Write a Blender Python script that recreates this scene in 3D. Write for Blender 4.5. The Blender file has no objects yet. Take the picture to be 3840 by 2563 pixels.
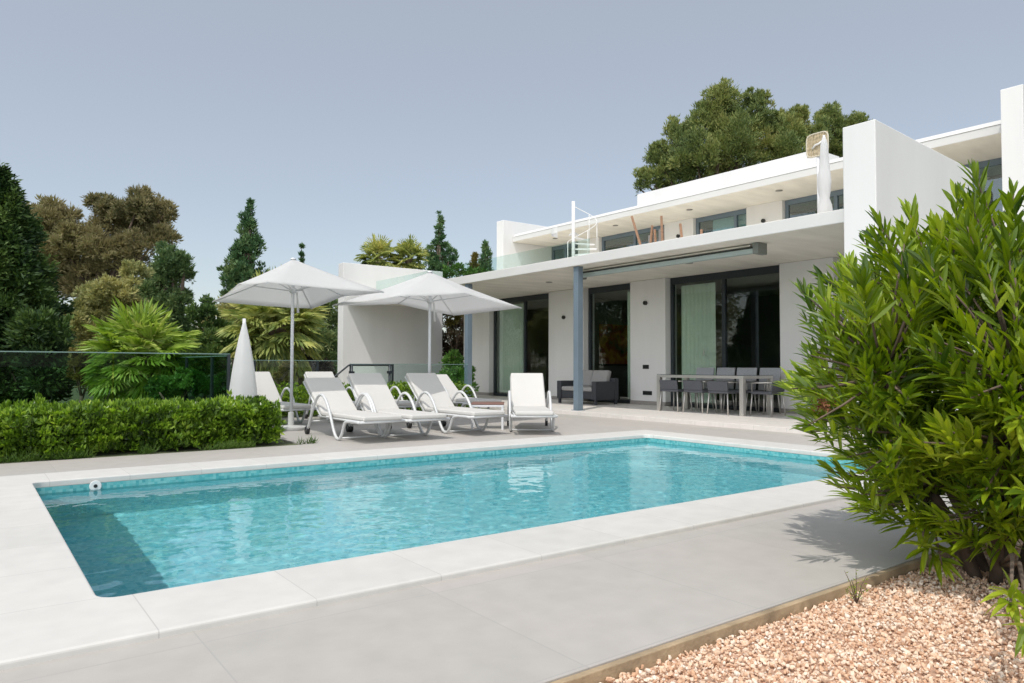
import bpy, bmesh, math, random
import numpy as np
from mathutils import Vector, Matrix, noise
R = math.radians
random.seed(7); rng = np.random.default_rng(11)
S = bpy.context.scene
COL = S.collection

# ------------------------------------------------------------------ camera
F_PX, CX, CY, SH = 2730.43, 1920.0, 1281.5, -3.71
c_r = Vector((0.799718, -0.600367, 0.003156)); c_u = Vector((-0.023549, -0.026115, 0.999382)); c_f = Vector((0.599914, 0.799298, 0.035022))
EYE = Vector((0, 0, 1.03))
cam = bpy.data.cameras.new('camera'); cam_o = bpy.data.objects.new('camera', cam); COL.objects.link(cam_o)
M = Matrix((c_r, c_u, -c_f)).transposed().to_4x4(); M.translation = EYE
cam_o.matrix_world = M
cam.sensor_width = 36; cam.lens = F_PX / 3840 * 36; cam.shift_y = SH / 3840; cam.clip_start = .05; cam.clip_end = 3000
S.camera = cam_o
# ------------------------------------------------------------------ sky, sun, exposure
SUN = Vector((-1, -.56, 2.0)).normalized()
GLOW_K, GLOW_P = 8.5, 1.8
W = bpy.data.worlds.new('World'); S.world = W; W.use_nodes = True
nt = W.node_tree; bg = nt.nodes['Background']
sky = nt.nodes.new('ShaderNodeTexSky'); sky.sky_type = 'NISHITA'; sky.sun_disc = False
sky.sun_elevation = math.asin(SUN.z); sky.sun_rotation = math.atan2(SUN.x, SUN.y)
sky.air_density = 1.0; sky.dust_density = .6; sky.ozone_density = 1.0
hs_ = nt.nodes.new('ShaderNodeHueSaturation'); hs_.inputs['Saturation'].default_value = .95
hz_ = nt.nodes.new('ShaderNodeMix'); hz_.data_type = 'RGBA'; hz_.inputs[0].default_value = .5; hz_.inputs[7].default_value = (3.7, 3.72, 3.62, 1)
nt.links.new(sky.outputs[0], hs_.inputs['Color']); nt.links.new(hs_.outputs[0], hz_.inputs[6])
# added sky glow, lower than the sun and out of view, to brighten the porch
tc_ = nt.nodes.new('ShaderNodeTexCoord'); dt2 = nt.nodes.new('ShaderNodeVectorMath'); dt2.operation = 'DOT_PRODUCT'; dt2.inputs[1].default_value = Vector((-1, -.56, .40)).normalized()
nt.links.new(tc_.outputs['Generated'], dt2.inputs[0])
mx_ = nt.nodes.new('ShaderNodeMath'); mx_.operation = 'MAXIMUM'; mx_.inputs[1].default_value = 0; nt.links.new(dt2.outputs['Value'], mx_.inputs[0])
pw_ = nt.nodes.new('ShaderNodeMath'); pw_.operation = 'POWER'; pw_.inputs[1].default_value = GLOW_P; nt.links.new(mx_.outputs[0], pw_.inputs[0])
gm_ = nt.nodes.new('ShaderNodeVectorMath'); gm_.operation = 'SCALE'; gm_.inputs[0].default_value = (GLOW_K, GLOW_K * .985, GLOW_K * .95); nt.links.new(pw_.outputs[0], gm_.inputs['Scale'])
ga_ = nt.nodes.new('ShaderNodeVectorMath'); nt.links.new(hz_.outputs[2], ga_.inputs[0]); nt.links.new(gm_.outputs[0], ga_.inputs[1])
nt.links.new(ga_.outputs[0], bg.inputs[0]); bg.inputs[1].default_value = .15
sl = bpy.data.lights.new('sun', 'SUN'); sl.energy = 2.5; sl.angle = R(.55); sl.color = (1, .955, .89)
so = bpy.data.objects.new('sun', sl); COL.objects.link(so); so.rotation_euler = SUN.to_track_quat('Z', 'Y').to_euler()
so.location = SUN * 40
vs = S.view_settings; S.display_settings.display_device = 'sRGB'
vs.view_transform = 'Standard'; vs.look = 'None'; vs.exposure = 0.10; vs.gamma = 1; vs.use_curve_mapping = False
cy = S.cycles; cy.use_denoising = True; cy.max_bounces = 10; cy.transparent_max_bounces = 24
cy.diffuse_bounces = 5; cy.glossy_bounces = 4; cy.transmission_bounces = 8; cy.sample_clamp_indirect = 6

# ------------------------------------------------------------------ helpers
def px(u, v, axis, val):          # photo pixel (3840 wide) -> point on a world plane
    d = c_f + c_r * ((u - CX) / F_PX) - c_u * ((v - CY - SH) / F_PX)
    return EYE + d * ((val - EYE[axis]) / d[axis])
def pd(x, y, dep):                # overview pixel (2349 wide) at a depth along the view
    u, v = x * 1.63474, y * 1.63474
    return EYE + (c_f + c_r * ((u - CX) / F_PX) - c_u * ((v - CY - SH) / F_PX)) * dep
PXM = F_PX / 1.63474              # overview pixels per metre at 1 m

def link(o, parent=None):
    COL.objects.link(o)
    if parent is not None: o.parent = parent
    return o
OFF = {}
def tag(o, label, cat, group=None, kind=None):
    o['label'] = label
    if cat: o['category'] = cat
    if group: o['group'] = group
    if kind: o['kind'] = kind
    return o
def structure(o):
    o['kind'] = 'structure'; return o
def thing(name, label, cat, loc=(0, 0, 0), group=None):
    o = bpy.data.objects.new(name, None); o.empty_display_size = .1; COL.objects.link(o)
    o.location = loc; OFF[o.name] = Vector(loc)
    return tag(o, label, cat, group)
def kids(o): return [c for c in bpy.data.objects if c.parent == o]
def dup(o, loc=None, rz=0, label=None, parent=None):
    c = o.copy(); COL.objects.link(c)
    if parent is not None: c.parent = parent
    for k in kids(o): dup(k, parent=c)
    if loc is not None: c.location = loc; c.rotation_euler = (0, 0, rz)
    if label: c['label'] = label
    return c

class MB:
    def __init__(s): s.v = []; s.f = []; s.sm = []
    def add(s, vs, fs, smooth=False):
        n = len(s.v); s.v += [tuple(p) for p in vs]
        for f in fs: s.f.append(tuple(i + n for i in f)); s.sm.append(smooth)
        return s
    def box(s, a, b):
        x0, y0, z0 = a; x1, y1, z1 = b
        return s.add([(x0, y0, z0), (x1, y0, z0), (x1, y1, z0), (x0, y1, z0), (x0, y0, z1), (x1, y0, z1), (x1, y1, z1), (x0, y1, z1)],
                     [(0, 3, 2, 1), (4, 5, 6, 7), (0, 1, 5, 4), (1, 2, 6, 5), (2, 3, 7, 6), (3, 0, 4, 7)])
    def prism(s, pts, axis, a, b):    # polygon extruded along an axis
        def P(p, t):
            return {0: (t, p[0], p[1]), 1: (p[0], t, p[1]), 2: (p[0], p[1], t)}[axis]
        n = len(pts)
        return s.add([P(p, a) for p in pts] + [P(p, b) for p in pts],
                     [tuple(range(n))[::-1], tuple(range(n, 2 * n))] + [(i, (i + 1) % n, n + (i + 1) % n, n + i) for i in range(n)])
    def tube(s, pts, r, n=10, cap=True, smooth=True):
        pts = [Vector(p) for p in pts]; rs = r if isinstance(r, (list, tuple)) else [r] * len(pts)
        vs, fs = [], []; prev = None
        for i, p in enumerate(pts):
            t = (pts[min(i + 1, len(pts) - 1)] - pts[max(i - 1, 0)]).normalized()
            if prev is None: a = t.orthogonal().normalized()
            else:
                a = prev - t * prev.dot(t)
                a = a.normalized() if a.length > 1e-6 else t.orthogonal().normalized()
            prev = a; b = t.cross(a)
            for k in range(n):
                w = 2 * math.pi * k / n
                vs.append(p + (a * math.cos(w) + b * math.sin(w)) * rs[i])
        for i in range(len(pts) - 1):
            for k in range(n):
                fs.append((i * n + k, i * n + (k + 1) % n, (i + 1) * n + (k + 1) % n, (i + 1) * n + k))
        if cap: fs += [tuple(range(n))[::-1], tuple((len(pts) - 1) * n + k for k in range(n))]
        return s.add(vs, fs, smooth)
    def lathe(s, prof, c=(0, 0, 0), n=20, smooth=True, wob=None):
        vs, fs = [], []
        for i, (r, z) in enumerate(prof):
            for k in range(n):
                w = 2 * math.pi * k / n; q = r * (wob(w, i) if wob else 1)
                vs.append((c[0] + q * math.cos(w), c[1] + q * math.sin(w), c[2] + z))
        for i in range(len(prof) - 1):
            for k in range(n):
                fs.append((i * n + k, i * n + (k + 1) % n, (i + 1) * n + (k + 1) % n, (i + 1) * n + k))
        fs += [tuple(range(n))[::-1], tuple((len(prof) - 1) * n + k for k in range(n))]
        return s.add(vs, fs, smooth)
    def build(s, name, m, parent=None, bevel=0, seg=2):
        off = OFF.get(parent.name, Vector((0, 0, 0))) if parent is not None else Vector((0, 0, 0))
        me = bpy.data.meshes.new(name)
        me.from_pydata([tuple(Vector(p) - off) for p in s.v], [], s.f); me.update()
        me.polygons.foreach_set('use_smooth', s.sm)
        me.materials.append(m)
        o = bpy.data.objects.new(name, me); link(o, parent); OFF[o.name] = off
        if bevel:
            b = o.modifiers.new('bevel', 'BEVEL'); b.width = bevel; b.segments = seg; b.limit_method = 'ANGLE'; b.harden_normals = False
        return o
def raw_mesh(name, V, Fq, m, parent=None, smooth=False):   # numpy verts (N,3) and quads (M,4) or tris (M,3)
    me = bpy.data.meshes.new(name); k = Fq.shape[1]
    V = np.asarray(V, dtype=np.float32)
    if parent is not None and parent.name in OFF: V = V - np.array(OFF[parent.name], dtype=np.float32)
    me.vertices.add(len(V)); me.vertices.foreach_set('co', V.ravel())
    me.loops.add(Fq.size); me.loops.foreach_set('vertex_index', Fq.astype(np.int32).ravel())
    me.polygons.add(len(Fq)); me.polygons.foreach_set('loop_start', np.arange(0, Fq.size, k, dtype=np.int32))
    me.polygons.foreach_set('use_smooth', np.full(len(Fq), smooth))
    me.update(calc_edges=True); me.materials.append(m)
    o = bpy.data.objects.new(name, me); link(o, parent); OFF[o.name] = OFF.get(parent.name, Vector((0, 0, 0))) if parent is not None else Vector((0, 0, 0))
    return o

# ------------------------------------------------------------------ materials
def srgb(r, g, b):
    f = lambda c: (c / 12.92 if c <= .04045 else ((c + .055) / 1.055) ** 2.4)
    return (f(r / 255), f(g / 255), f(b / 255), 1)
def newmat(name):
    m = bpy.data.materials.new(name); m.use_nodes = True
    n = m.node_tree.nodes; return m, n, m.node_tree.links, n['Principled BSDF']
def N(n, t, **kw):
    x = n.new(t)
    for k, v in kw.items():
        if k in x.inputs.keys() if hasattr(x.inputs, 'keys') else False: x.inputs[k].default_value = v
        else: setattr(x, k, v)
    return x
def pmat(name, col, rough=.6, metal=0, var=.06, scale=3, bump=0, bscale=60, spec=.5, stretch=None, coat=0):
    m, n, l, b = newmat(name)
    tc = n.new('ShaderNodeNewGeometry')
    src = tc.outputs['Position']
    if stretch:
        mp = n.new('ShaderNodeVectorMath'); mp.operation = 'MULTIPLY'; mp.inputs[1].default_value = stretch
        l.new(src, mp.inputs[0]); src = mp.outputs[0]
    no = n.new('ShaderNodeTexNoise'); no.inputs['Scale'].default_value = scale; no.inputs['Detail'].default_value = 6
    l.new(src, no.inputs['Vector'])
    mr = n.new('ShaderNodeMapRange'); mr.inputs['From Min'].default_value = .3; mr.inputs['From Max'].default_value = .7
    mr.inputs['To Min'].default_value = 1 - var; mr.inputs['To Max'].default_value = 1 + var
    l.new(no.outputs['Fac'], mr.inputs['Value'])
    vm = n.new('ShaderNodeVectorMath'); vm.operation = 'SCALE'; vm.inputs[0].default_value = col[:3]
    l.new(mr.outputs[0], vm.inputs['Scale']); l.new(vm.outputs[0], b.inputs['Base Color'])
    b.inputs['Roughness'].default_value = rough; b.inputs['Metallic'].default_value = metal
    b.inputs['Specular IOR Level'].default_value = spec; b.inputs['Coat Weight'].default_value = coat
    if bump:
        n2 = n.new('ShaderNodeTexNoise'); n2.inputs['Scale'].default_value = bscale; n2.inputs['Detail'].default_value = 4
        l.new(src, n2.inputs['Vector'])
        bp = n.new('ShaderNodeBump'); bp.inputs['Strength'].default_value = bump; bp.inputs['Distance'].default_value = .01
        l.new(n2.outputs['Fac'], bp.inputs['Height']); l.new(bp.outputs[0], b.inputs['Normal'])
    return m
def leafmat(name, cols, trans=.3, rough=.45, patch=1.2, spec=.35):
    """leaf colours picked per loose leaf, mixed with a slow patch noise"""
    m, n, l, b = newmat(name)
    g = n.new('ShaderNodeNewGeometry')
    no = n.new('ShaderNodeTexNoise'); no.inputs['Scale'].default_value = patch; no.inputs['Detail'].default_value = 2
    l.new(g.outputs['Position'], no.inputs['Vector'])
    mx = n.new('ShaderNodeMath'); mx.operation = 'MULTIPLY_ADD'; mx.inputs[1].default_value = .55
    l.new(g.outputs['Random Per Island'], mx.inputs[0])
    sc = n.new('ShaderNodeMath'); sc.operation = 'MULTIPLY_ADD'; sc.inputs[1].default_value = 1.5; sc.inputs[2].default_value = -.53
    l.new(no.outputs['Fac'], sc.inputs[0]); l.new(sc.outputs[0], mx.inputs[2])
    cr = n.new('ShaderNodeValToRGB'); e = cr.color_ramp.elements
    while len(e) < len(cols): e.new(.5)
    for i, c in enumerate(cols): e[i].position = i / (len(cols) - 1); e[i].color = (*c, 1)
    l.new(mx.outputs[0], cr.inputs[0]); l.new(cr.outputs[0], b.inputs['Base Color'])
    b.inputs['Roughness'].default_value = rough; b.inputs['Specular IOR Level'].default_value = spec
    t = n.new('ShaderNodeBsdfTranslucent'); hs = n.new('ShaderNodeHueSaturation'); hs.inputs['Saturation'].default_value = 1.1; hs.inputs['Value'].default_value = 1.35
    l.new(cr.outputs[0], hs.inputs['Color']); l.new(hs.outputs[0], t.inputs['Color'])
    ms = n.new('ShaderNodeMixShader'); ms.inputs[0].default_value = trans
    l.new(b.outputs[0], ms.inputs[1]); l.new(t.outputs[0], ms.inputs[2]); l.new(ms.outputs[0], n['Material Output'].inputs['Surface'])
    return m
def glassmat(name, tint, refl=1.0, ior=1.5):
    m, n, l, b = newmat(name); n.remove(b)
    tr = n.new('ShaderNodeBsdfTransparent'); tr.inputs[0].default_value = (*tint, 1)
    gl = n.new('ShaderNodeBsdfGlossy'); gl.inputs['Roughness'].default_value = 0.0; gl.inputs['Color'].default_value = (refl, refl, refl, 1)
    fr = n.new('ShaderNodeFresnel'); ge = n.new('ShaderNodeNewGeometry'); mi = n.new('ShaderNodeMix'); mi.inputs[2].default_value = ior; mi.inputs[3].default_value = 1 / ior
    l.new(ge.outputs['Backfacing'], mi.inputs[0]); l.new(mi.outputs[0], fr.inputs[0])
    ms = n.new('ShaderNodeMixShader'); l.new(fr.outputs[0], ms.inputs[0]); l.new(tr.outputs[0], ms.inputs[1]); l.new(gl.outputs[0], ms.inputs[2])
    l.new(ms.outputs[0], n['Material Output'].inputs['Surface']); return m

white = pmat('white_render', (.72, .715, .705), .75, var=.04, scale=1.6, bump=.06, bscale=60, stretch=(1, 1, .22))
white2 = pmat('white_fascia', (.62, .615, .60), .7, var=.03, scale=.8, bump=.04, bscale=70)
soffit = pmat('soffit_concrete', (.80, .76, .68), .8, var=.09, scale=.9, bump=.05, stretch=(1, 3.2, 1))
slate = pmat('slate_metal', (.145, .19, .23), .45, var=.05, spec=.4)
darkframe = pmat('dark_frame', (.022, .030, .036), .4, var=.1)
skirt = pmat('skirting_stone', (.30, .28, .26), .7)
alu = pmat('brushed_aluminium', (.58, .56, .53), .38, metal=.75, var=.05)
silver = pmat('grey_resin_tube', (.56, .57, .57), .35, var=.04, spec=.5)
cushion = pmat('white_cushion', (.54, .527, .50), .9, var=.02, bump=.12, bscale=240)
fabric = pmat('parasol_fabric', (.76, .76, .76), .85, var=.02, bump=.06, bscale=300)
def add_translucency(m, fac, col):
    n = m.node_tree.nodes; l = m.node_tree.links; b = n['Principled BSDF']
    t = n.new('ShaderNodeBsdfTranslucent'); t.inputs[0].default_value = (*col, 1); ms = n.new('ShaderNodeMixShader'); ms.inputs[0].default_value = fac
    l.new(b.outputs[0], ms.inputs[1]); l.new(t.outputs[0], ms.inputs[2]); l.new(ms.outputs[0], n['Material Output'].inputs['Surface'])
add_translucency(fabric, .55, (.9, .9, .89))
polemat = pmat('white_pole', (.66, .67, .69), .35, var=.02)
rattan = pmat('dark_rattan', (.035, .038, .045), .6, var=.25, scale=40, bump=.4, bscale=130)
greycush = pmat('grey_cushion', (.30, .295, .29), .9, var=.04, bump=.1, bscale=200)
wood = pmat('varnished_wood', (.28, .16, .095), .45, var=.2, scale=6, stretch=(1, 1, 6))
brown = pmat('brown_table_top', (.20, .10, .075), .45, var=.12, scale=8)
black = pmat('black_fitting', (.012, .012, .013), .45)
bark = pmat('bark', (.13, .095, .07), .9, var=.35, scale=9, bump=.5, bscale=30)
palmbark = pmat('palm_trunk', (.15, .11, .08), .95, var=.4, scale=12, bump=.6, bscale=25)
curtain = pmat('sheer_blind', (.84, .86, .80), .9, var=.03, stretch=(1, 14, .2), scale=2)
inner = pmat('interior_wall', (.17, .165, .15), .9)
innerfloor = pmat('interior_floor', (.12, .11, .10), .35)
canvas = pmat('deckchair_canvas', (.20, .19, .18), .9)
glass = glassmat('window_glass', (.80, .86, .825), 1.0, 1.5)
glass_up = glassmat('upper_window_glass', (.62, .76, .78), 1.0, 2.0)
clear = glassmat('balustrade_glass', (.88, .95, .93), 1.0, 1.35)
fence_gl = glassmat('fence_glass', (.68, .82, .75), .28, 1.33)
smoked = glassmat('table_glass', (.55, .6, .6), 1.0, 1.5)

def tiles(name, sx, sy, col, pink, joint, jw, rough=.55, ox=0, oy=0):
    m, n, l, b = newmat(name); g = n.new('ShaderNodeNewGeometry')
    sep = n.new('ShaderNodeSeparateXYZ'); l.new(g.outputs['Position'], sep.inputs[0])
    def mth(op, a, bb=None, c=None):
        x = n.new('ShaderNodeMath'); x.operation = op
        for i, q in enumerate((a, bb, c)):
            if q is None: continue
            if isinstance(q, (int, float)): x.inputs[i].default_value = q
            else: l.new(q, x.inputs[i])
        return x.outputs[0]
    X = mth('MULTIPLY_ADD', sep.outputs['X'], 1 / sx, ox); Y = mth('MULTIPLY_ADD', sep.outputs['Y'], 1 / sy, oy)
    fx, fy = mth('FLOOR', X), mth('FLOOR', Y)
    def edge(t, s):
        fr = mth('FRACT', t); d = mth('MINIMUM', fr, mth('SUBTRACT', 1.0, fr)); return mth('LESS_THAN', d, jw / s)
    jn = mth('MAXIMUM', edge(X, sx), edge(Y, sy))
    cb = n.new('ShaderNodeCombineXYZ'); l.new(fx, cb.inputs[0]); l.new(fy, cb.inputs[1])
    wn = n.new('ShaderNodeTexWhiteNoise'); l.new(cb.outputs[0], wn.inputs['Vector'])
    no = n.new('ShaderNodeTexNoise'); no.inputs['Scale'].default_value = .9; no.inputs['Detail'].default_value = 8; no.inputs['Roughness'].default_value = .65
    l.new(g.outputs['Position'], no.inputs['Vector'])
    mix = n.new('ShaderNodeMix'); mix.data_type = 'RGBA'; mix.inputs[6].default_value = (*col, 1); mix.inputs[7].default_value = (*pink, 1)
    fac = mth('MULTIPLY_ADD', wn.outputs['Value'], .8, mth('MULTIPLY_ADD', no.outputs['Fac'], 1.6, -.6))
    l.new(fac, mix.inputs[0])
    n2 = n.new('ShaderNodeTexNoise'); n2.inputs['Scale'].default_value = 7; n2.inputs['Detail'].default_value = 8
    l.new(g.outputs['Position'], n2.inputs['Vector'])
    n3 = n.new('ShaderNodeTexNoise'); n3.inputs['Scale'].default_value = .45; n3.inputs['Detail'].default_value = 5; l.new(g.outputs['Position'], n3.inputs['Vector'])
    mr = mth('MULTIPLY_ADD', n2.outputs['Fac'], .22, mth('MULTIPLY_ADD', n3.outputs['Fac'], .16, mth('MULTIPLY_ADD', wn.outputs['Value'], .045, .785)))
    vm = n.new('ShaderNodeVectorMath'); vm.operation = 'SCALE'; l.new(mix.outputs[2], vm.inputs[0]); l.new(mr, vm.inputs['Scale'])
    m2 = n.new('ShaderNodeMix'); m2.data_type = 'RGBA'; l.new(jn, m2.inputs[0]); l.new(vm.outputs[0], m2.inputs[6]); m2.inputs[7].default_value = (*joint, 1)
    l.new(m2.outputs[2], b.inputs['Base Color']); b.inputs['Roughness'].default_value = rough; b.inputs['Specular IOR Level'].default_value = .35
    bp = n.new('ShaderNodeBump'); bp.inputs['Strength'].default_value = .25; bp.inputs['Distance'].default_value = .004
    l.new(mth('SUBTRACT', n2.outputs['Fac'], mth('MULTIPLY', jn, .8)), bp.inputs['Height']); l.new(bp.outputs[0], b.inputs['Normal'])
    return m
decktile = tiles('porcelain_tile', 1.0, 1.0, (.415, .398, .367), (.435, .403, .372), (.375, .36, .338), .003, ox=.27, oy=.12)
terrtile = tiles('terrace_tile', .6, .6, (.60, .58, .545), (.62, .58, .545), (.50, .48, .46), .004)
copstone = tiles('coping_stone', .62, 50, (.57, .557, .525), (.59, .572, .54), (.47, .455, .43), .0025, ox=.02, oy=.3)
copstone_y = tiles('coping_stone_across', 50, .62, (.57, .557, .525), (.59, .572, .54), (.47, .455, .43), .0025, ox=.3, oy=.21)

def mosaic(name, cols):
    m, n, l, b = newmat(name); g = n.new('ShaderNodeNewGeometry')
    v = n.new('ShaderNodeVectorMath'); v.operation = 'SCALE'; v.inputs['Scale'].default_value = 1 / .026; l.new(g.outputs['Position'], v.inputs[0])
    fl = n.new('ShaderNodeVectorMath'); fl.operation = 'FLOOR'; l.new(v.outputs[0], fl.inputs[0])
    wn = n.new('ShaderNodeTexWhiteNoise'); l.new(fl.outputs[0], wn.inputs['Vector'])
    no = n.new('ShaderNodeTexNoise'); no.inputs['Scale'].default_value = 1.6; l.new(g.outputs['Position'], no.inputs['Vector'])
    ad = n.new('ShaderNodeMath'); ad.operation = 'MULTIPLY_ADD'; ad.inputs[1].default_value = .35; l.new(no.outputs['Fac'], ad.inputs[0])
    mu = n.new('ShaderNodeMath'); mu.operation = 'MULTIPLY'; mu.inputs[1].default_value = .68; l.new(wn.outputs['Value'], mu.inputs[0]); l.new(mu.outputs[0], ad.inputs[2])
    cr = n.new('ShaderNodeValToRGB'); e = cr.color_ramp.elements
    while len(e) < len(cols): e.new(.5)
    for i, c in enumerate(cols): e[i].position = i / (len(cols) - 1); e[i].color = (*c, 1)
    l.new(ad.outputs[0], cr.inputs[0]); l.new(cr.outputs[0], b.inputs['Base Color']); b.inputs['Roughness'].default_value = .35
    return m
pooltile = mosaic('glass_mosaic', [(.14, .50, .58), (.36, .66, .72), (.58, .78, .80), (.24, .58, .64)])
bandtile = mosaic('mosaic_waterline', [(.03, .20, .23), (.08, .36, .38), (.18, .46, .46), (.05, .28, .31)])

# ------------------------------------------------------------------ ground, deck, pool
PX0, PX1, PY0, PY1 = .481, 8.078, 3.571, 7.435; CW = .552
DE = 1.862          # front edge of the paving
soil = pmat('garden_soil', (.085, .10, .045), .95, var=.4, scale=1.5, bump=.4, bscale=20)
structure(MB().add([(-400, -400, -.09), (400, -400, -.09), (400, 600, -.09), (-400, 600, -.09), (0, 3, -.09), (8.5, 3, -.09), (8.5, 8, -.09), (0, 8, -.09)],
    [(0, 1, 5, 4), (1, 2, 6, 5), (2, 3, 7, 6), (3, 0, 4, 7)]).build('ground', soil))
TX = 10.36          # terrace step
d = MB()
ox0, ox1, oy0, oy1 = PX0 - CW, PX1 + CW, PY0 - CW, PY1 + CW
for a, b in (((-9, DE), (TX, oy0)), ((-9, oy0), (ox0, oy1)), ((ox1, oy0), (TX, oy1)), ((-9, oy1), (TX, 9.25)), ((3.55, 9.25), (TX, 14.1)), ((4.6, 14.1), (5.2, 14.2))):
    if b[1] > a[1]: d.box((a[0], a[1], -.1), (b[0], b[1], 0))
structure(d.build('deck', decktile))
structure(MB().box((TX, 5.2, -.1), (13.6, 23.5, .075)).build('terrace', terrtile, bevel=.006))
structure(MB().box((TX, DE, -.1), (13.6, 5.2, 0)).build('side_paving', decktile))
edge = pmat('stained_edge', (.36, .27, .17), .9, var=.35, scale=5, bump=.5, bscale=40)
structure(MB().box((-9, DE - .03, -.2), (13, DE - .001, -.004)).build('paving_edge', edge, bevel=.004))
# coping: four runs with mitred corners, small radius at the inner corners
cz0, cz1 = -.02, .03
def coping(name, pts, m):
    o = MB().prism(pts, 2, cz0, cz1).build(name, m, bevel=.012, seg=3); return structure(o)
r = .09
def arc(cx, cy, a0, a1, n=6): return [(cx + r * math.cos(a0 + (a1 - a0) * i / n), cy + r * math.sin(a0 + (a1 - a0) * i / n)) for i in range(n + 1)]
inn, out = [], []
for (cx_, cy_, a0, ox_, oy_) in ((PX0 + r, PY0 + r, 180, ox0, oy0), (PX1 - r, PY0 + r, 270, ox1, oy0), (PX1 - r, PY1 - r, 0, ox1, oy1), (PX0 + r, PY1 - r, 90, ox0, oy1)):
    ar = arc(cx_, cy_, R(a0), R(a0 + 90))
    inn += ar
    hx, hy_ = ar[0], ar[-1]
    oo = {180: [(ox0, hx[1]), (ox0, oy0), (hy_[0], oy0)], 270: [(hx[0], oy0), (ox1, oy0), (ox1, hy_[1])], 0: [(ox1, hx[1]), (ox1, oy1), (hy_[0], oy1)], 90: [(hx[0], oy1), (ox0, oy1), (ox0, hy_[1])]}[a0]
    out += [oo[0]] + [oo[1]] * (len(ar) - 2) + [oo[2]]
n_ = len(inn); cvs, cfs, cm = [], [], []
uo = {}
for p in out: uo.setdefault(p, len(uo))
ol = list(uo)
cvs = [(x, y, cz1) for x, y in inn] + [(x, y, cz0) for x, y in inn] + [(x, y, cz1) for x, y in ol] + [(x, y, cz0) for x, y in ol]
for i in range(n_):
    j = (i + 1) % n_; A_, B_ = 2 * n_ + uo[out[i]], 2 * n_ + uo[out[j]]; k = len(ol)
    run_x = abs(inn[i][1] - inn[j][1]) < 1e-6 and abs(inn[i][0] - inn[j][0]) > 1
    top = (i, A_, B_, j) if A_ != B_ else (i, A_, j)
    cfs.append(top); cm.append(0 if run_x else 1)
    cfs.append((i, j, n_ + j, n_ + i)); cm.append(0 if run_x else 1)
    if A_ != B_: cfs.append((A_, A_ + k, B_ + k, B_)); cm.append(0 if run_x else 1)
o = MB().add(cvs, cfs).build('coping', copstone, bevel=.012, seg=3); o.data.materials.append(copstone_y); structure(o)
for p, m_ in zip(o.data.polygons, cm): p.material_index = m_
PD = -1.30
q = .012
b = MB()
x0, x1, y0, y1 = PX0 + q, PX1 - q, PY0 + q, PY1 - q
def inner_box(b, z0, z1, floor):
    V = [(x0, y0, z0), (x1, y0, z0), (x1, y1, z0), (x0, y1, z0), (x0, y0, z1), (x1, y0, z1), (x1, y1, z1), (x0, y1, z1)]
    F = [(0, 4, 5, 1), (1, 5, 6, 2), (2, 6, 7, 3), (3, 7, 4, 0)] + ([(0, 1, 2, 3)] if floor else [])
    b.add(V, F)
inner_box(b, PD, -.19, True)
basin = structure(b.build('pool_basin', pooltile))
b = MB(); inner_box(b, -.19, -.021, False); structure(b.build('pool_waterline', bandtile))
# steps in the far right corner of the pool
st = MB(); rs_ = [.02, .55, .8, 1.15, 1.5, 1.9]; zs_ = [-.40, -.42, -.50, -.80, -1.15, PD + .002]
vs_ = [(x1 - .001 - r_ * math.cos(R(t)), y1 - .001 - r_ * math.sin(R(t)), z_) for r_, z_ in zip(rs_, zs_) for t in range(0, 91, 6)]
st.add(vs_, [(i * 16 + j, i * 16 + j + 1, (i + 1) * 16 + j + 1, (i + 1) * 16 + j) for i in range(5) for j in range(15)], True)
structure(st.build('pool_steps', pooltile))
# water: rippled surface
WZ = -.075
def water_h(x, y):
    return (noise.noise(Vector((x * 2.1, y * 2.6, 0))) * .0020 + noise.noise(Vector((x * 5.5, y * 6.5, 3))) * .0018 + noise.noise(Vector((x * 12, y * 14, 9))) * .0012)
nx, ny = 300, 160
gx = np.linspace(x0 + .001, x1 - .001, nx); gy = np.linspace(y0 + .001, y1 - .001, ny)
V = np.array([(x, y, WZ + water_h(x, y)) for y in gy for x in gx])
I = np.arange(nx * ny).reshape(ny, nx)
Q = np.stack([I[:-1, :-1], I[:-1, 1:], I[1:, 1:], I[1:, :-1]], -1).reshape(-1, 4)
wm, n, l, pb = newmat('pool_water'); n.remove(pb)
rf = n.new('ShaderNodeBsdfRefraction'); rf.inputs['IOR'].default_value = 1.333; rf.inputs['Roughness'].default_value = 0; rf.inputs['Color'].default_value = (.70, .955, .97, 1)
gl = n.new('ShaderNodeBsdfGlossy'); gl.inputs['Roughness'].default_value = 0.0
fr = n.new('ShaderNodeFresnel'); fr.inputs[0].default_value = 1.333
ms = n.new('ShaderNodeMixShader'); l.new(fr.outputs[0], ms.inputs[0]); l.new(rf.outputs[0], ms.inputs[1]); l.new(gl.outputs[0], ms.inputs[2])
l.new(ms.outputs[0], n['Material Output'].inputs['Surface'])
water = structure(raw_mesh('water', V, Q, wm, smooth=True))

# sunlight through the rippled water (shadow caustics)
sl.cycles.is_caustics_light = True; water.cycles.is_caustics_caster = True
for nm in ('pool_basin', 'pool_steps', 'pool_waterline'): bpy.data.objects[nm].cycles.is_caustics_receiver = True
inl = thing('pool_return_inlet', 'round white water inlet with dark centre on the pool wall just below the coping', 'pool inlet', (.95, y1, -.045))
MB().prism([(.95 + .048 * math.cos(a), -.045 + .048 * math.sin(a)) for a in np.linspace(0, 2 * math.pi, 24, endpoint=False)], 1, y1 - .014, y1 - .002).build('flange', white, inl, bevel=.004)
MB().prism([(.95 + .016 * math.cos(a), -.045 + .016 * math.sin(a)) for a in np.linspace(0, 2 * math.pi, 16, endpoint=False)], 1, y1 - .018, y1 - .0142).build('nozzle', black, inl)

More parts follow.
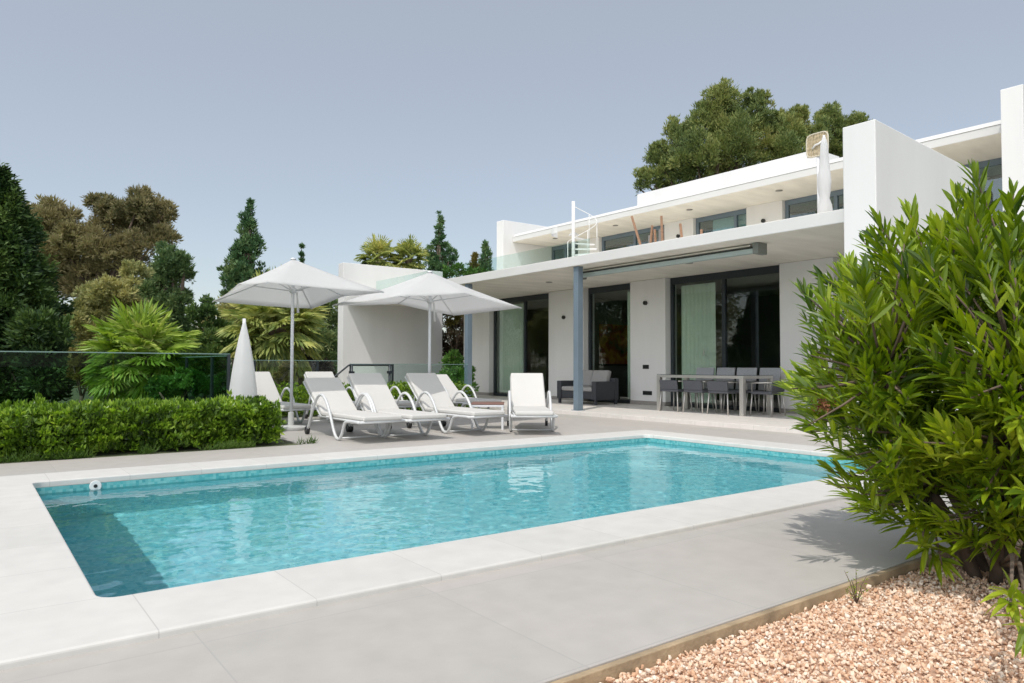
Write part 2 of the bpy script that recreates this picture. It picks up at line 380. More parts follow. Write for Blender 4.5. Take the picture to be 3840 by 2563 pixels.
# ------------------------------------------------------------------ the villa
FX, ZT, ZC, ZS = 13.62, .075, 3.2, 3.41      # facade plane, terrace, soffit, slab top
SX = 10.5
H = thing('villa', 'white modern two storey villa with glass doors, long concrete roof slabs and upright end walls', 'house', (13.62, 13, 0))
MB().box((SX, 5.66, ZC), (13.95, 23.55, ZS)).build('balcony_slab', soffit, H, bevel=.012).data.materials.append(white2)
o = bpy.data.objects['balcony_slab']
for p in o.data.polygons:
    if abs(p.normal.x) > .9: p.material_index = 1
# big end walls (thick upright fins)
def fin(x0, x1, y0, y1, z0, zf, zb, nm='end_wall'):
    return MB().prism([(x0, z0), (x1, z0), (x1, zb), (x0, zf)], 1, y0, y1).build(nm, white, H, bevel=.014)
fin(10.38, 13.7, 5.15, 5.64, -.1, 4.6, 4.41)
fin(10.4, 14.42, 23.6, 24.02, -.1, 4.6, 4.6)
fin(15.0, 19.5, 20.52, 20.92, ZS + .004, 6.16, 6.16)
fin(15.0, 19.5, 4.80, 5.16, -.1, 6.1, 6.1)
# ground floor wall piers
for a, b_ in ((19.40, 20.9), (14.87, 16.37), (11.93, 13.1), (7.62, 8.81)):
    MB().box((FX, a, ZT + .09), (FX + .42, b_, ZC - .004)).build('wall', white, H, bevel=.008)
    MB().box((FX - .006, a - .004, ZT), (FX + .44, b_ + .004, ZT + .088)).build('skirting', skirt, H)
MB().box((13.96, 5.66, ZT), (14.2, 7.6, ZC - .004)).build('wall', white, H)
# glazed openings: frame, mullion, pane, blind
GX = 13.80
def opening(y_lo, y_hi, z_lo, z_hi, mull, gm, name, x=GX, f=.075, head=.16, fm=darkframe):
    fr_ = MB()
    fr_.box((x, y_lo, z_hi - head), (x + .1, y_hi, z_hi))
    fr_.box((x, y_lo, z_lo), (x + .1, y_lo + f, z_hi - head - .001)); fr_.box((x, y_hi - f, z_lo), (x + .1, y_hi, z_hi - head - .001))
    fr_.box((x, y_lo + f + .001, z_lo), (x + .1, y_hi - f - .001, z_lo + f))
    for m_ in mull: fr_.box((x - .004, m_ - .045, z_lo + f + .001), (x + .09, m_ + .045, z_hi - head - .001))
    w_ = fr_.build(name, fm, H, bevel=.004)
    edges = [y_lo + f] + sorted(mull) + [y_hi - f]
    for a, b_ in zip(edges[:-1], edges[1:]):
        MB().box((x + .035, a + .01, z_lo + f), (x + .043, b_ - .01, z_hi - head)).build('pane', gm, w_)
    return w_
ZB = ZT + .002
dA = opening(16.38, 19.39, ZB, ZC - .003, [17.75], glass, 'sliding_door')
dB = opening(13.11, 14.86, ZB, ZC - .003, [], glass, 'window')
dC = opening(8.82, 11.92, ZB, ZC - .003, [10.36], glass, 'sliding_door')
for y_lo, y_hi in ((17.95, 19.28), (13.14, 13.52), (10.70, 11.72)):
    g_ = MB(); ny_ = int((y_hi - y_lo) / .06)
    for i in range(ny_):
        a = y_lo + (y_hi - y_lo) * i / ny_; b_ = y_lo + (y_hi - y_lo) * (i + 1) / ny_; dx = .012 * (i % 2)
        g_.add([(GX + .16 + dx, a, ZB + .1), (GX + .16 + .012 - dx, b_, ZB + .1), (GX + .16 + .012 - dx, b_, ZC - .2), (GX + .16 + dx, a, ZC - .2)], [(0, 1, 2, 3)], True)
    g_.build('blind', curtain, H)
MB().box((GX + .03, 10.93, 1.30), (GX + .05, 10.96, 1.42)).build('door_handle', alu, dC)
# rooms behind the glass
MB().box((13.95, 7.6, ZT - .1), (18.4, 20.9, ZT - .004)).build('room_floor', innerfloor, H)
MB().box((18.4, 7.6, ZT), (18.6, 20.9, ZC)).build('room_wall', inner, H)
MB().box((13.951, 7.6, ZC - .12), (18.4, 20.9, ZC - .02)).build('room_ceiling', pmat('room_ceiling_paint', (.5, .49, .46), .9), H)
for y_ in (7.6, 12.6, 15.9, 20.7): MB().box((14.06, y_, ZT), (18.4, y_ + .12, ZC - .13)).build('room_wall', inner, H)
# steel columns
for cx_, cy_ in ((10.56, 11.70), (10.56, 16.02)):
    MB().box((cx_, cy_, ZT), (cx_ + .15, cy_ + .15, ZC)).build('column', slate, H, bevel=.006)
    MB().box((cx_ - .03, cy_ - .03, ZT), (cx_ + .18, cy_ + .18, ZT + .012)).build('base_plate', slate, H)
# upper storey
UX, RX, UZ, RT = 17.09, 15.41, 5.42, 5.70
MB().box((RX, 5.17, UZ), (20.5, 20.51, UZ + .17)).build('roof', soffit, H, bevel=.01).data.materials.append(white2)
o = bpy.data.objects['roof']
for p in o.data.polygons:
    if abs(p.normal.x) > .9: p.material_index = 1
MB().prism([(RX - .012, UZ + .172), (20.5, UZ + .172), (20.5, RT), (RX + .10, RT)], 1, 5.172, 20.508).build('roof_edge', white2, H)
MB().box((17.6, 10.26, RT - .02), (18.72, 16.6, 6.70)).build('roof_parapet', white, H, bevel=.012)
for a, b_ in ((17.87, 18.93), (13.88, 14.99), (10.95, 12.05)):
    MB().box((UX, a, ZS + .002), (UX + .3, b_, UZ - .003)).build('wall', white, H)
UW = []
for y_lo, y_hi, ml in ((18.94, 20.51, [19.75]), (15.0, 17.86, [16.35]), (12.06, 13.87, [12.5]), (5.18, 10.94, [7.2, 9.55])):
    opening(y_lo, y_hi, ZS + .01, UZ - .004, ml, glass_up, 'window', x=UX + .12, f=.09, head=.13, fm=slate)
MB().box((UX + .30, 12.1, ZS + .02), (UX + .33, 13.4, UZ - .05)).build('blind', curtain, H)
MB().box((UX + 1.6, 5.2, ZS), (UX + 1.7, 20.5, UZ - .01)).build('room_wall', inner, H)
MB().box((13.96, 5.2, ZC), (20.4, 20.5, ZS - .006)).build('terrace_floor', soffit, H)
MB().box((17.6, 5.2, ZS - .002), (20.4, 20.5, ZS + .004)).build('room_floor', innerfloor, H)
# fittings
def disc_light(x, y, z):
    d_ = MB().lathe([(.085, -.012), (.085, .002), (.06, .006)], (x, y, z), 18).build('downlight', pmat('light_trim', (.25, .24, .22), .4), H)
for x, y in ((12.0, 14.4), (12.05, 9.9), (12.0, 6.1), (12.0, 19.0)): disc_light(x, y, ZC - .003)
for y in (19.0, 16.1, 13.2, 10.4, 7.3): disc_light(16.1, y, UZ - .003)
def wall_light(x, y, z):
    MB().prism([(y + .052 * math.cos(t), z + .052 * math.sin(t)) for t in np.linspace(0, 2 * math.pi, 20, endpoint=False)], 0, x - .07, x - .002).build('wall_light', black, H, bevel=.008)
wall_light(FX, 15.66, 2.42); wall_light(FX, 12.55, 2.62); wall_light(UX, 14.42, 4.95); wall_light(UX, 11.5, 4.95)
MB().box((FX - .016, 12.46, .97), (FX - .001, 12.66, 1.07)).build('socket', black, H, bevel=.004)
MB().box((FX - .016, 12.36, .32), (FX - .001, 12.66, .42)).build('socket', black, H, bevel=.004)
# retracted awning under the slab
aw = MB(); aw.box((10.98, 7.62, 3.02), (11.10, 12.15, 3.105)); aw = aw.build('awning', pmat('awning_bar', (.40, .47, .46), .4), H, bevel=.012)
MB().box((11.0, 7.66, 3.11), (11.16, 12.1, 3.135)).build('gap_shade_strip', pmat('awning_shadow', (.06, .065, .06), .8), aw)  # dark strip coloured as the shade in the gap above the bar
MB().box((11.02, 7.7, 3.15), (11.14, 12.05, 3.18)).build('rail', soffit, aw)
for y in (7.50, 12.152): MB().box((10.96, y, 3.0), (11.24, y + .11, 3.197)).build('end_bracket', pmat('awning_end', (.20, .22, .20), .5), aw, bevel=.012)
# roof terrace balustrade
bal = thing('glass_balustrade', 'low frameless glass balustrade along the edge of the upper terrace', 'balustrade', (11.6, 14, ZS))
yy = list(np.linspace(12.45, 23.5, 8))
for a, b_ in zip(yy[:-1], yy[1:]):
    MB().box((11.6, a + .006, ZS + .003), (11.612, b_ - .006, 4.02)).build('pane', clear, bal)

# ------------------------------------------------------------------ on the upper terrace
TZ = ZS + .001
sp = thing('spiral_staircase', 'white spiral staircase climbing from the upper terrace to the roof', 'staircase', (13.6, 15.26, TZ))
cx_, cy_ = 13.6, 15.26
MB().tube([(cx_, cy_, TZ), (cx_, cy_, 5.67)], .048, 14).build('pole', white, sp)
for i in range(8):
    a0 = R(215 + i * 26); z = 3.62 + i * .17
    p0 = [(cx_ + .05 * math.cos(a0), cy_ + .05 * math.sin(a0))] + [(cx_ + .66 * math.cos(a0 + R(t)), cy_ + .66 * math.sin(a0 + R(t))) for t in (-3, 10, 23)]
    MB().prism(p0, 2, z, z + .035).build('tread', white, sp)
hp = [(cx_ + .66 * math.cos(R(215 + t)), cy_ + .66 * math.sin(R(215 + t)), 3.62 + t / 26 * .17 + .8) for t in range(0, 200, 10)]
MB().tube(hp, .010, 8).build('handrail', white, sp)
for k in (0, 5, 10, 15): MB().tube([hp[k], (hp[k][0], hp[k][1], hp[k][2] - .8)], .012, 6).build('baluster', white, sp)
ring = [(cx_ + .62 * math.cos(R(t)), cy_ + .62 * math.sin(R(t))) for t in range(95, 190, 8)]
MB().add([(x, y, 4.72) for x, y in ring] + [(x, y, 4.87) for x, y in ring], [(i, i + 1, len(ring) + i + 1, len(ring) + i) for i in range(len(ring) - 1)], True).build('stringer', white, sp)
def chair_folded(pts, posts, label):
    t = thing('folded_deckchair', label, 'deckchair', tuple(pts[0][0]), 'folded wooden deckchairs on the upper terrace')
    for a, b_ in pts: MB().tube([a, b_], .032, 6, smooth=False).build('post', wood, t)
    for a, b_ in posts: MB().add([Vector(a) + Vector((.05, 0, 0)), Vector(b_) + Vector((.05, 0, 0)), Vector(b_) + Vector((.05, 0, -.55)), Vector(a) + Vector((.05, 0, -.55))], [(0, 1, 2, 3)]).build('canvas', canvas, t)
X_ = 12.9
def up(u, v): return px(u, v, 0, X_)
chair_folded([(up(2418, 935) - Vector((0, 0, .25)), up(2369, 813)), (up(2434, 935) - Vector((0, 0, .25)), up(2446, 846))], [(up(2425, 882), up(2446, 880))], 'folded deckchair with a post leaning far to the left against the upper terrace glass')
chair_folded([(up(2486, 925) - Vector((0, 0, .25)), up(2480, 811)), (up(2462, 925) - Vector((0, 0, .25)), up(2455, 862))], [(up(2464, 860), up(2486, 852))], 'folded deckchair with the tall upright orange post on the upper terrace')
chair_folded([(up(2563, 915) - Vector((0, 0, .25)), up(2551, 840)), (up(2632, 895) - Vector((0, 0, .25)), up(2630, 862))], [], 'folded deckchair with short posts in front of the white upper wall')
tu = thing('furled_parasol', 'white furled parasol tied at its foot, standing on the upper terrace', 'parasol', (12.6, 7.2, TZ))
wob = lambda w, i: 1 + .13 * math.sin(5 * w + i) * (i % 3 > 0)
MB().lathe([(.03, 1.86), (.062, 1.72), (.075, 1.45), (.105, 1.2), (.12, 1.05), (.10, .85), (.085, .72), (.115, .6), (.12, .5), (.135, .4), (.11, .38)], (12.6, 7.2, TZ), 20, True, wob).build('canopy', fabric, tu)
MB().tube([(12.6, 7.2, TZ), (12.6, 7.2, TZ + 1.9)], .022, 10).build('pole', polemat, tu)
MB().lathe([(.3, 0), (.3, .06), (.06, .08)], (12.6, 7.2, TZ), 20).build('base', pmat('concrete_base', (.4, .4, .39), .9), tu)
# woven shade behind the furled parasol
wk = thing('wicker_screen', 'woven tan wicker screen with rounded corners rising above the roof edge behind the furled parasol', 'screen', (13.3, 7.62, TZ))
wick = pmat('wicker', (.46, .38, .25), .8, var=.3, scale=20)
cyw, czw, hw, hh = 7.74, 5.40, .225, .225
def sq(t, rr=1.0):
    c_, s_ = math.cos(t), math.sin(t); k = 1 / ((abs(c_) ** 5 + abs(s_) ** 5) ** .2)
    return (13.3, cyw + hw * rr * k * c_, czw + hh * rr * k * s_)
MB().tube([sq(t) for t in np.linspace(0, 2 * math.pi, 41)], .016, 6, cap=False).build('rim', pmat('pale_cane', (.55, .50, .40), .7), wk)
g_ = MB()
for i in range(15):
    t = -.9 + 1.8 * i / 14
    g_.tube([(13.3 + .006 * (-1) ** i, cyw + t * hw, czw - hh * .97), (13.3 - .006 * (-1) ** i, cyw + t * hw, czw + hh * .97)], .011, 4, smooth=False)
    g_.tube([(13.31, cyw - hw * .97, czw + t * hh), (13.31, cyw + hw * .97, czw + t * hh)], .012, 4, smooth=False)
g_.build('weave', wick, wk)
MB().tube([(13.29, cyw + .10, czw - .06), (13.27, cyw + .02, czw - .01), (13.27, cyw - .05, czw + .0), (13.29, cyw - .10, czw + .04)], .02, 8).build('pale_strap', white, wk)
MB().tube([(13.33, cyw, TZ), (13.33, cyw, czw)], .03, 10).build('pole', polemat, wk)

# ------------------------------------------------------------------ sun loungers
def make_lounger(ang, label, group='white sun loungers on the pool deck'):
    t = thing('sun_lounger', label, 'sun lounger', (0, 0, 0), group)
    hy, hz, L = 1.42, .335, .86; ca, sa = math.cos(R(ang)), math.sin(R(ang))
    prof = [(.02, .285), (.30, .285), (.46, .265), (.52, .20), (.575, .10), (.64, .035), (.70, .022), (.77, .045), (.85, .13), (.95, .29), (1.05, .44), (1.16, .55), (1.28, .605), (1.41, .585), (1.53, .49), (1.65, .33), (1.76, .15), (1.83, .045)]
    def smooth(ps, k=3):
        out = []
        for i in range(len(ps) - 1):
            p0, p1, p2, p3 = [Vector(ps[max(0, min(len(ps) - 1, i + j))]) for j in (-1, 0, 1, 2)]
            for q in range(k):
                u = q / k
                out.append(.5 * ((2 * p1) + (p2 - p0) * u + (2 * p0 - 5 * p1 + 4 * p2 - p3) * u * u + (3 * p1 - p0 - 3 * p2 + p3) * u ** 3))
        out.append(Vector(ps[-1])); return out
    for sx in (-.33, .33):
        f_ = MB().tube([(sx, p[0], p[1]) for p in smooth([Vector((a, b_, 0)) for a, b_ in prof])], .021, 8).build('side_frame', silver, t)
        MB().tube([(sx - .02, 1.83, .06), (sx + .02, 1.83, .06)], .06, 16).build('wheel', black, t)
    b_ = MB()
    b_.tube([(-.33, .03, .285), (.33, .03, .285)], .02, 8); b_.tube([(-.33, .30, .27), (.33, .30, .27)], .016, 8)
    b_.tube([(-.33, .70, .03), (.33, .70, .03)], .012, 8); b_.tube([(-.33, 1.12, .30), (.33, 1.12, .30)], .016, 8); b_.tube([(-.33, 1.73, .2), (.33, 1.73, .2)], .014, 8)
    for sx in (-.28, .28): b_.tube([(sx, .03, .285), (sx, hy + .1, .285)], .016, 6)
    for k in range(7): b_.box((-.27, .12 + k * .17, .288), (.27, .20 + k * .17, .297))
    b_.build('cross_frame', silver, t)
    c_ = MB(); c_.box((-.285, .0, .30), (.285, hy, .362))
    c_.build('seat_cushion', cushion, t, bevel=.022, seg=4)
    c_ = MB().box((-.285, 0, -.004), (.285, L, .062))
    c_.v = [(x, hy + y * ca - z * sa, hz - .03 + y * sa + z * ca) for x, y, z in c_.v]
    c_.build('back_cushion', cushion, t, bevel=.022, seg=4)
    f_ = MB()
    for sx in (-.28, .28): f_.tube([(sx, hy, hz - .055), (sx, hy + L * ca, hz - .055 + L * sa)], .017, 8)
    f_.tube([(-.28, hy + L * ca, hz - .055 + L * sa), (.28, hy + L * ca, hz - .055 + L * sa)], .017, 8)
    f_.tube([(-.26, hy + .45 * ca, hz - .06 + .45 * sa), (-.26, hy + .5, .19)], .012, 6); f_.tube([(.26, hy + .45 * ca, hz - .06 + .45 * sa), (.26, hy + .5, .19)], .012, 6)
    for k in range(5): f_.add([(x, hy + y * ca + .012 * sa, hz - .05 + y * sa) for x, y in ((-.27, .08 + k * .15), (.27, .08 + k * .15), (.27, .16 + k * .15), (-.27, .16 + k * .15))], [(0, 1, 2, 3)])
    f_.build('back_frame', silver, t)
    return t
def put(o, x, y, rz=0): o.location = (x, y, 0); o.rotation_euler = (0, 0, R(rz))
lA = make_lounger(35, 'white sun lounger nearest the hedge in the front row, its side frame in full view'); put(lA, 4.45, 8.76)
lB = make_lounger(41, 'white sun lounger in the middle of the front row, top of its back in shade'); put(lB, 5.13, 8.72)
dup(lB, (6.2, 8.80, 0), 0, 'white sun lounger beside the small brown table, corner of its back in shade')
dup(lB, (6.74, 8.42, 0), R(-34.8), 'white sun lounger standing apart and turned to face the camera')
BY = 13.9
def bx_(u): return px(u, 1400, 1, BY).x
dup(lA, (bx_(1358), BY - 2.12, 0), 0, 'white sun lounger in the back row between the two left front loungers')
dup(lA, (bx_(1632), BY - 2.12, 0), 0, 'white sun lounger in the back row, its arm showing behind the small table')
dup(lB, (bx_(1193), BY - 2.07, 0), 0, 'white sun lounger with its raised back peeping over the leftmost front lounger')
dup(lB, (px(975, 1400, 1, 14.05).x, 14.05 - 2.07, 0), R(3), 'white sun lounger half hidden behind the closed parasol and the hedge')
# small side table
st_ = thing('side_table', 'small square side table with brown top and white legs between two loungers', 'side table', (6.95, 9.92, 0))
st_.rotation_euler = (0, 0, 0)
rot = Matrix.Rotation(R(-37), 3, 'Z')
def rb(b_, c_): b_.v = [tuple(rot @ Vector(p) + Vector(c_)) for p in b_.v]; return b_
rb(MB().box((-.27, -.27, .40), (.27, .27, .425)), (6.95, 9.92, 0)).build('table_top', brown, st_, bevel=.006)
rb(MB().box((-.265, -.265, .365), (.265, .265, .398)), (6.95, 9.92, 0)).build('apron', polemat, st_, bevel=.004)
for sx in (-1, 1):
    for sy in (-1, 1): rb(MB().box((sx * .245 - .017, sy * .245 - .017, 0), (sx * .245 + .017, sy * .245 + .017, .364)), (6.95, 9.92, 0)).build('leg', polemat, st_)

# ------------------------------------------------------------------ parasols
def lift(x, y, v):
    """height above a plan point that falls on photo row v"""
    q = Vector((x, y, EYE.z)) - EYE; k = (CY + SH - v) / F_PX; A_, B_ = q.dot(c_f), q.dot(c_u)
    return Vector((x, y, EYE.z + (k * A_ - B_) / (c_u.z - k * c_f.z)))
def parasol(label, c, zap, P):
    t = thing('parasol', label, 'parasol', (c[0], c[1], 0), 'open white parasols over the loungers')
    apex = Vector((c[0], c[1], zap)); n = len(P)
    vs, fs = [apex], []
    K, J = 8, 8                   # rows from apex to rim, columns per gore
    for i in range(n):
        a, b_ = P[i], P[(i + 1) % n]
        for k in range(1, K + 1):
            for j in range(J):
                s_, q = k / K, j / J
                e_ = a.lerp(b_, q); p = apex.lerp(e_, s_)
                sag = .018 * math.sin(math.pi * s_) + .012 * s_ * s_ * math.sin(math.pi * q)
                w_ = .004 * noise.noise(p * 9)
                pull = .025 * s_ * math.sin(math.pi * q)
                vs.append(p.lerp(Vector((c[0], c[1], p.z)), pull) - Vector((0, 0, sag - .10 * s_ * 0)) + Vector((0, 0, w_)))
    T = n * J
    idx = lambda k, i: 1 + (i // J) * K * J + (k - 1) * J + (i % J)
    for i in range(T):
        i2 = (i + 1) % T
        fs.append((0, idx(1, i), idx(1, i2)))
        for k in range(1, K): fs.append((idx(k, i), idx(k + 1, i), idx(k + 1, i2), idx(k, i2)))
    m_ = MB().add(vs, fs, True); o_ = m_.build('canopy', fabric, t)
    s_ = o_.modifiers.new('solid', 'SOLIDIFY'); s_.thickness = .006
    MB().tube([(c[0], c[1], 0.02), (c[0], c[1], zap + .02)], .026, 14).build('pole', polemat, t)
    MB().lathe([(.05, zap - .01), (.04, zap + .012), (.012, zap + .022)], (c[0], c[1], 0), 12).build('finial', polemat, t)
    MB().lathe([(.27, .0), (.27, .05), (.05, .07), (.045, .28)], (c[0], c[1], 0.001), 24).build('base', pmat('parasol_base', (.45, .45, .44), .8), t, bevel=.006)
    hubz = zap - .52
    MB().lathe([(.045, hubz - .03), (.06, hubz), (.06, hubz + .04), (.03, hubz + .06)], (c[0], c[1], 0), 14).build('hub', polemat, t)
    MB().lathe([(.04, zap - .12), (.05, zap - .06)], (c[0], c[1], 0), 12).build('crown_hub', polemat, t)
    for p in P:
        dn = Vector((0, 0, -.055)); m1 = apex.lerp(p, .5)
        r_ = MB().tube([apex + Vector((0, 0, -.09)), m1 + dn - Vector((0, 0, .045)), p + Vector((0, 0, -.015))], [.013, .012, .007], 6).build('rib', polemat, t)
        MB().tube([(c[0], c[1], hubz), apex.lerp(p, .48) + dn - Vector((0, 0, .045))], .009, 6).build('strut', polemat, r_)
    MB().tube([(c[0] + .05, c[1] - .05, hubz - .02), (c[0] + .07, c[1] - .06, hubz - .35)], [.012, .02], 6).build('cord', fabric, t)
    return t
def at(u, dep, z): # pixel column at a view depth
    p = EYE + (c_f + c_r * ((u - CX) / F_PX)) * dep; return (p.x, p.y)
c1 = (4.20, 11.49); c2 = (6.52, 11.10)
parasol('open white parasol on the left, standing behind the hedge end and the leftmost front lounger', c1, 2.745,
        [lift(3.32, 10.1, 1058), lift(5.12, 10.1, 1095), lift(5.12, 11.6, 1111), lift(5.10, 12.95, 1158), lift(3.30, 12.8, 1131), lift(3.31, 11.4, 1066)])
ca_, sa_ = math.cos(R(100)), math.sin(R(100))
def c2p(i, j, v): return lift(c2[0] + ca_ * i * .91 - sa_ * j * 1.4, c2[1] + sa_ * i * .91 + ca_ * j * 1.4, v)
parasol('open white parasol on the right, its tip reaching over the glass door', c2, 2.68,
        [c2p(-1, 1, 1110), c2p(-1, 0, 1100), c2p(-1, -1, 1154), c2p(1, -1, 1183), c2p(1, 0, 1139), c2p(1, 1, 1145)])
cp = px(913, 1400, 1, 10.85)
cl = thing('closed_parasol', 'closed white parasol like a slim cone rising behind the front hedge', 'parasol', (cp.x, cp.y, 0))
wob2 = lambda w, i: 1 + .05 * math.sin(6 * w + .3 * i)
MB().lathe([(.012, 1.70), (.03, 1.62), (.075, 1.42), (.12, 1.18), (.16, .92), (.19, .66), (.20, .42), (.195, .30), (.185, .29)], (cp.x, cp.y, 0), 28, True, wob2).build('canopy', fabric, cl)
MB().tube([(cp.x, cp.y, 0.01), (cp.x, cp.y, 1.71)], .024, 12).build('pole', polemat, cl)
MB().lathe([(.26, 0), (.26, .05), (.05, .07)], (cp.x, cp.y, .001), 20).build('base', pmat('closed_base', (.45, .45, .44), .8), cl)

# ------------------------------------------------------------------ terrace furniture
so_ = thing('outdoor_sofa', 'dark woven two seat sofa with grey cushions under the balcony', 'sofa', (12.75, 13.75, ZT))
x0s, x1s, y0s, y1s = 12.36, 13.16, 13.05, 14.52
MB().box((x0s + .03, y0s + .16, ZT + .14), (x1s - .15, y1s - .16, ZT + .32)).build('seat_base', rattan, so_, bevel=.015)
MB().box((x1s - .149, y0s, ZT + .12), (x1s, y1s, ZT + .66)).build('back_panel', rattan, so_, bevel=.02)
for a in (y0s, y1s - .158): MB().box((x0s, a, ZT + .12), (x1s - .152, a + .158, ZT + .58)).build('armrest', rattan, so_, bevel=.02)
for xx in (x0s + .03, x1s - .09):
    for yy_ in (y0s + .03, y1s - .09): MB().box((xx, yy_, ZT + .001), (xx + .06, yy_ + .06, ZT + .118)).build('leg', rattan, so_)
ym = (y0s + y1s) / 2
for a, b_ in ((y0s + .165, ym - .004), (ym + .004, y1s - .165)):
    MB().box((x0s + .01, a, ZT + .325), (x1s - .16, b_, ZT + .44)).build('seat_cushion', greycush, so_, bevel=.04, seg=4)
    m_ = MB().box((0, a, 0), (.15, b_, .42)); m_.v = [(x1s - .33 + x + z * .28, y, ZT + .445 + z - x * .2) for x, y, z in m_.v]
    m_.build('back_cushion', greycush, so_, bevel=.05, seg=4)
# dining table
dx0, dx1, dy0, dy1, dz = 12.02, 13.02, 8.58, 10.78, ZT + .79
dt = thing('dining_table', 'long outdoor dining table with square metal legs and a glass top', 'dining table', (12.5, 9.7, ZT))
f_ = MB()
for a in (dx0, dx1 - .09): f_.box((a, dy0 + .092, dz - .07), (a + .09, dy1 - .092, dz - .012))
for a in (dy0, dy1 - .09): f_.box((dx0, a, dz - .07), (dx1, a + .09, dz - .012))
f_.build('frame', alu, dt, bevel=.004)
MB().box((dx0 + .004, dy0 + .004, dz - .010), (dx1 - .004, dy1 - .004, dz)).build('table_top', smoked, dt)
for a in (dx0, dx1 - .09):
    for b_ in (dy0, dy1 - .09): MB().box((a + .001, b_ + .001, ZT + .001), (a + .089, b_ + .089, dz - .072)).build('leg', alu, dt, bevel=.003)
mesh_back = pmat('chair_mesh', (.30, .31, .33), .6, var=.1, scale=30)
seatm = pmat('chair_weave', (.085, .088, .10), .7, var=.2, scale=60, bump=.3, bscale=150)
def make_chair(back, label):
    t = thing('dining_chair', label, 'dining chair', (0, 0, 0), 'chairs around the dining table')
    w = .24
    MB().box((-w, -.22, .42), (w, .22, .47)).build('seat', seatm, t, bevel=.012)
    m_ = MB().box((-w, .19, .473), (w, .225, .475 + back)); m_.v = [(x, y + (z - .47) * .16, z) for x, y, z in m_.v]; m_.build('backrest', seatm if back < .3 else mesh_back, t, bevel=.012)
    for sx in (-1, 1):
        MB().tube([(sx * (w - .01), -.20, .47), (sx * (w + .005), -.19, .64), (sx * (w + .005), .20, .65)], .012, 6).build('armrest', alu, t)
        for y_, k in ((-.2, -1), (.2, 1)): MB().tube([(sx * (w - .02), y_, .42), (sx * (w + .012), y_ + k * .03, .002)], [.017, .013], 8).build('leg', alu, t)
    return t
cn = make_chair(.19, 'low backed dark dining chair tucked under the near side, by the left table leg')
cf = make_chair(.46, 'taller grey backed dining chair on the far side, by the white wall pier')
def cput(o, x, y, rz, lab=None): o.location = (x, y, ZT); o.rotation_euler = (0, 0, R(rz)); 
cput(cn, 12.22, 10.42, 90)
dup(cn, (12.22, 9.78, ZT), R(90), 'low backed dark dining chair tucked in at the middle of the near side')
dup(cn, (12.22, 9.16, ZT), R(90), 'low backed dark dining chair tucked in beside the near right table leg')
cput(cf, 13.05, 10.5, -90)
dup(cf, (13.05, 9.95, ZT), R(-92), 'taller grey backed dining chair on the far side, in front of the pale blind')
dup(cf, (13.05, 9.40, ZT), R(-88), 'taller grey backed dining chair on the far side, in front of the door mullion')
dup(cf, (13.05, 8.85, ZT), R(-90), 'taller grey backed dining chair on the far side, nearest the right end')
dup(cn, (12.55, 8.40, ZT), R(184), 'dark dining chair at the right end of the table, half under the bush leaves')
# painting inside
pa = thing('painting', 'dark red and amber painting hung inside behind the middle window', 'painting', (16.6, 15.8, 1.9))
pm, n, l, pb = newmat('abstract_paint'); g = n.new('ShaderNodeNewGeometry'); no = n.new('ShaderNodeTexNoise'); no.inputs['Scale'].default_value = 2.2; no.inputs['Detail'].default_value = 5
l.new(g.outputs['Position'], no.inputs['Vector']); cr = n.new('ShaderNodeValToRGB'); e = cr.color_ramp.elements; e.new(.5); e.new(.62)
for i, (p, c) in enumerate(((.3, (.06, .10, .05)), (.45, (.45, .06, .03)), (.55, (.7, .35, .06)), (.7, (.08, .03, .02)))): e[i].position = p; e[i].color = (*c, 1)
l.new(no.outputs['Fac'], cr.inputs[0]); l.new(cr.outputs[0], pb.inputs['Base Color'])
MB().box((15.2, 15.86, 1.1), (16.5, 15.895, 2.3)).build('canvas', pm, pa)
MB().box((15.15, 15.87, 1.05), (16.55, 15.898, 1.098)).build('frame', black, pa)

# ------------------------------------------------------------------ foliage
def unit(a): return a / np.maximum(np.linalg.norm(a, axis=1, keepdims=True), 1e-9)
def rand_dir(n): return unit(rng.normal(size=(n, 3)))
def leaves(name, m, parent, C, D, L, Wd, fold=.15, seg=1, droop=0.0):
    """leaf blades: base C, direction D, length L, width Wd; seg 1 = folded rhombus, seg 3 = curved lance"""
    n = len(C); D = unit(D); r_ = rand_dir(n); Sd = unit(np.cross(D, r_)); Nn = np.cross(Sd, D)
    L = np.broadcast_to(L, (n,))[:, None]; Wd = np.broadcast_to(Wd, (n,))[:, None]
    if seg == 1:
        V = np.stack([C, C + D * L * .5 + Sd * Wd * .5 + Nn * Wd * fold, C + D * L, C + D * L * .5 - Sd * Wd * .5 + Nn * Wd * fold], 1).reshape(-1, 3)
        Fq = np.arange(n * 4).reshape(n, 4)
        return raw_mesh(name, V, Fq, m, parent)
    ts = [0, .22, .5, .78, 1.0]; ws = [.12, .8, 1.0, .66, .04]
    up_ = np.array([0, 0, 1.0]); S2 = unit(np.cross(D, up_ + .35 * rng.normal(size=(n, 3)))); N2 = np.cross(S2, D)
    rows = []
    for t, w in zip(ts, ws):
        ctr = C + D * L * t - N2 * 0 - up_ * (droop * L * t * t) 
        rows += [ctr - S2 * Wd * w * .5 + N2 * Wd * w * fold, ctr, ctr + S2 * Wd * w * .5 + N2 * Wd * w * fold]
    V = np.stack(rows, 1).reshape(-1, 3); k = 15
    q_ = []
    for i in range(4):
        for j in range(2): q_.append([i * 3 + j, i * 3 + j + 1, i * 3 + j + 4, i * 3 + j + 3])
    Fq = (np.array(q_)[None] + (np.arange(n) * k)[:, None, None]).reshape(-1, 4)
    return raw_mesh(name, V, Fq, m, parent)
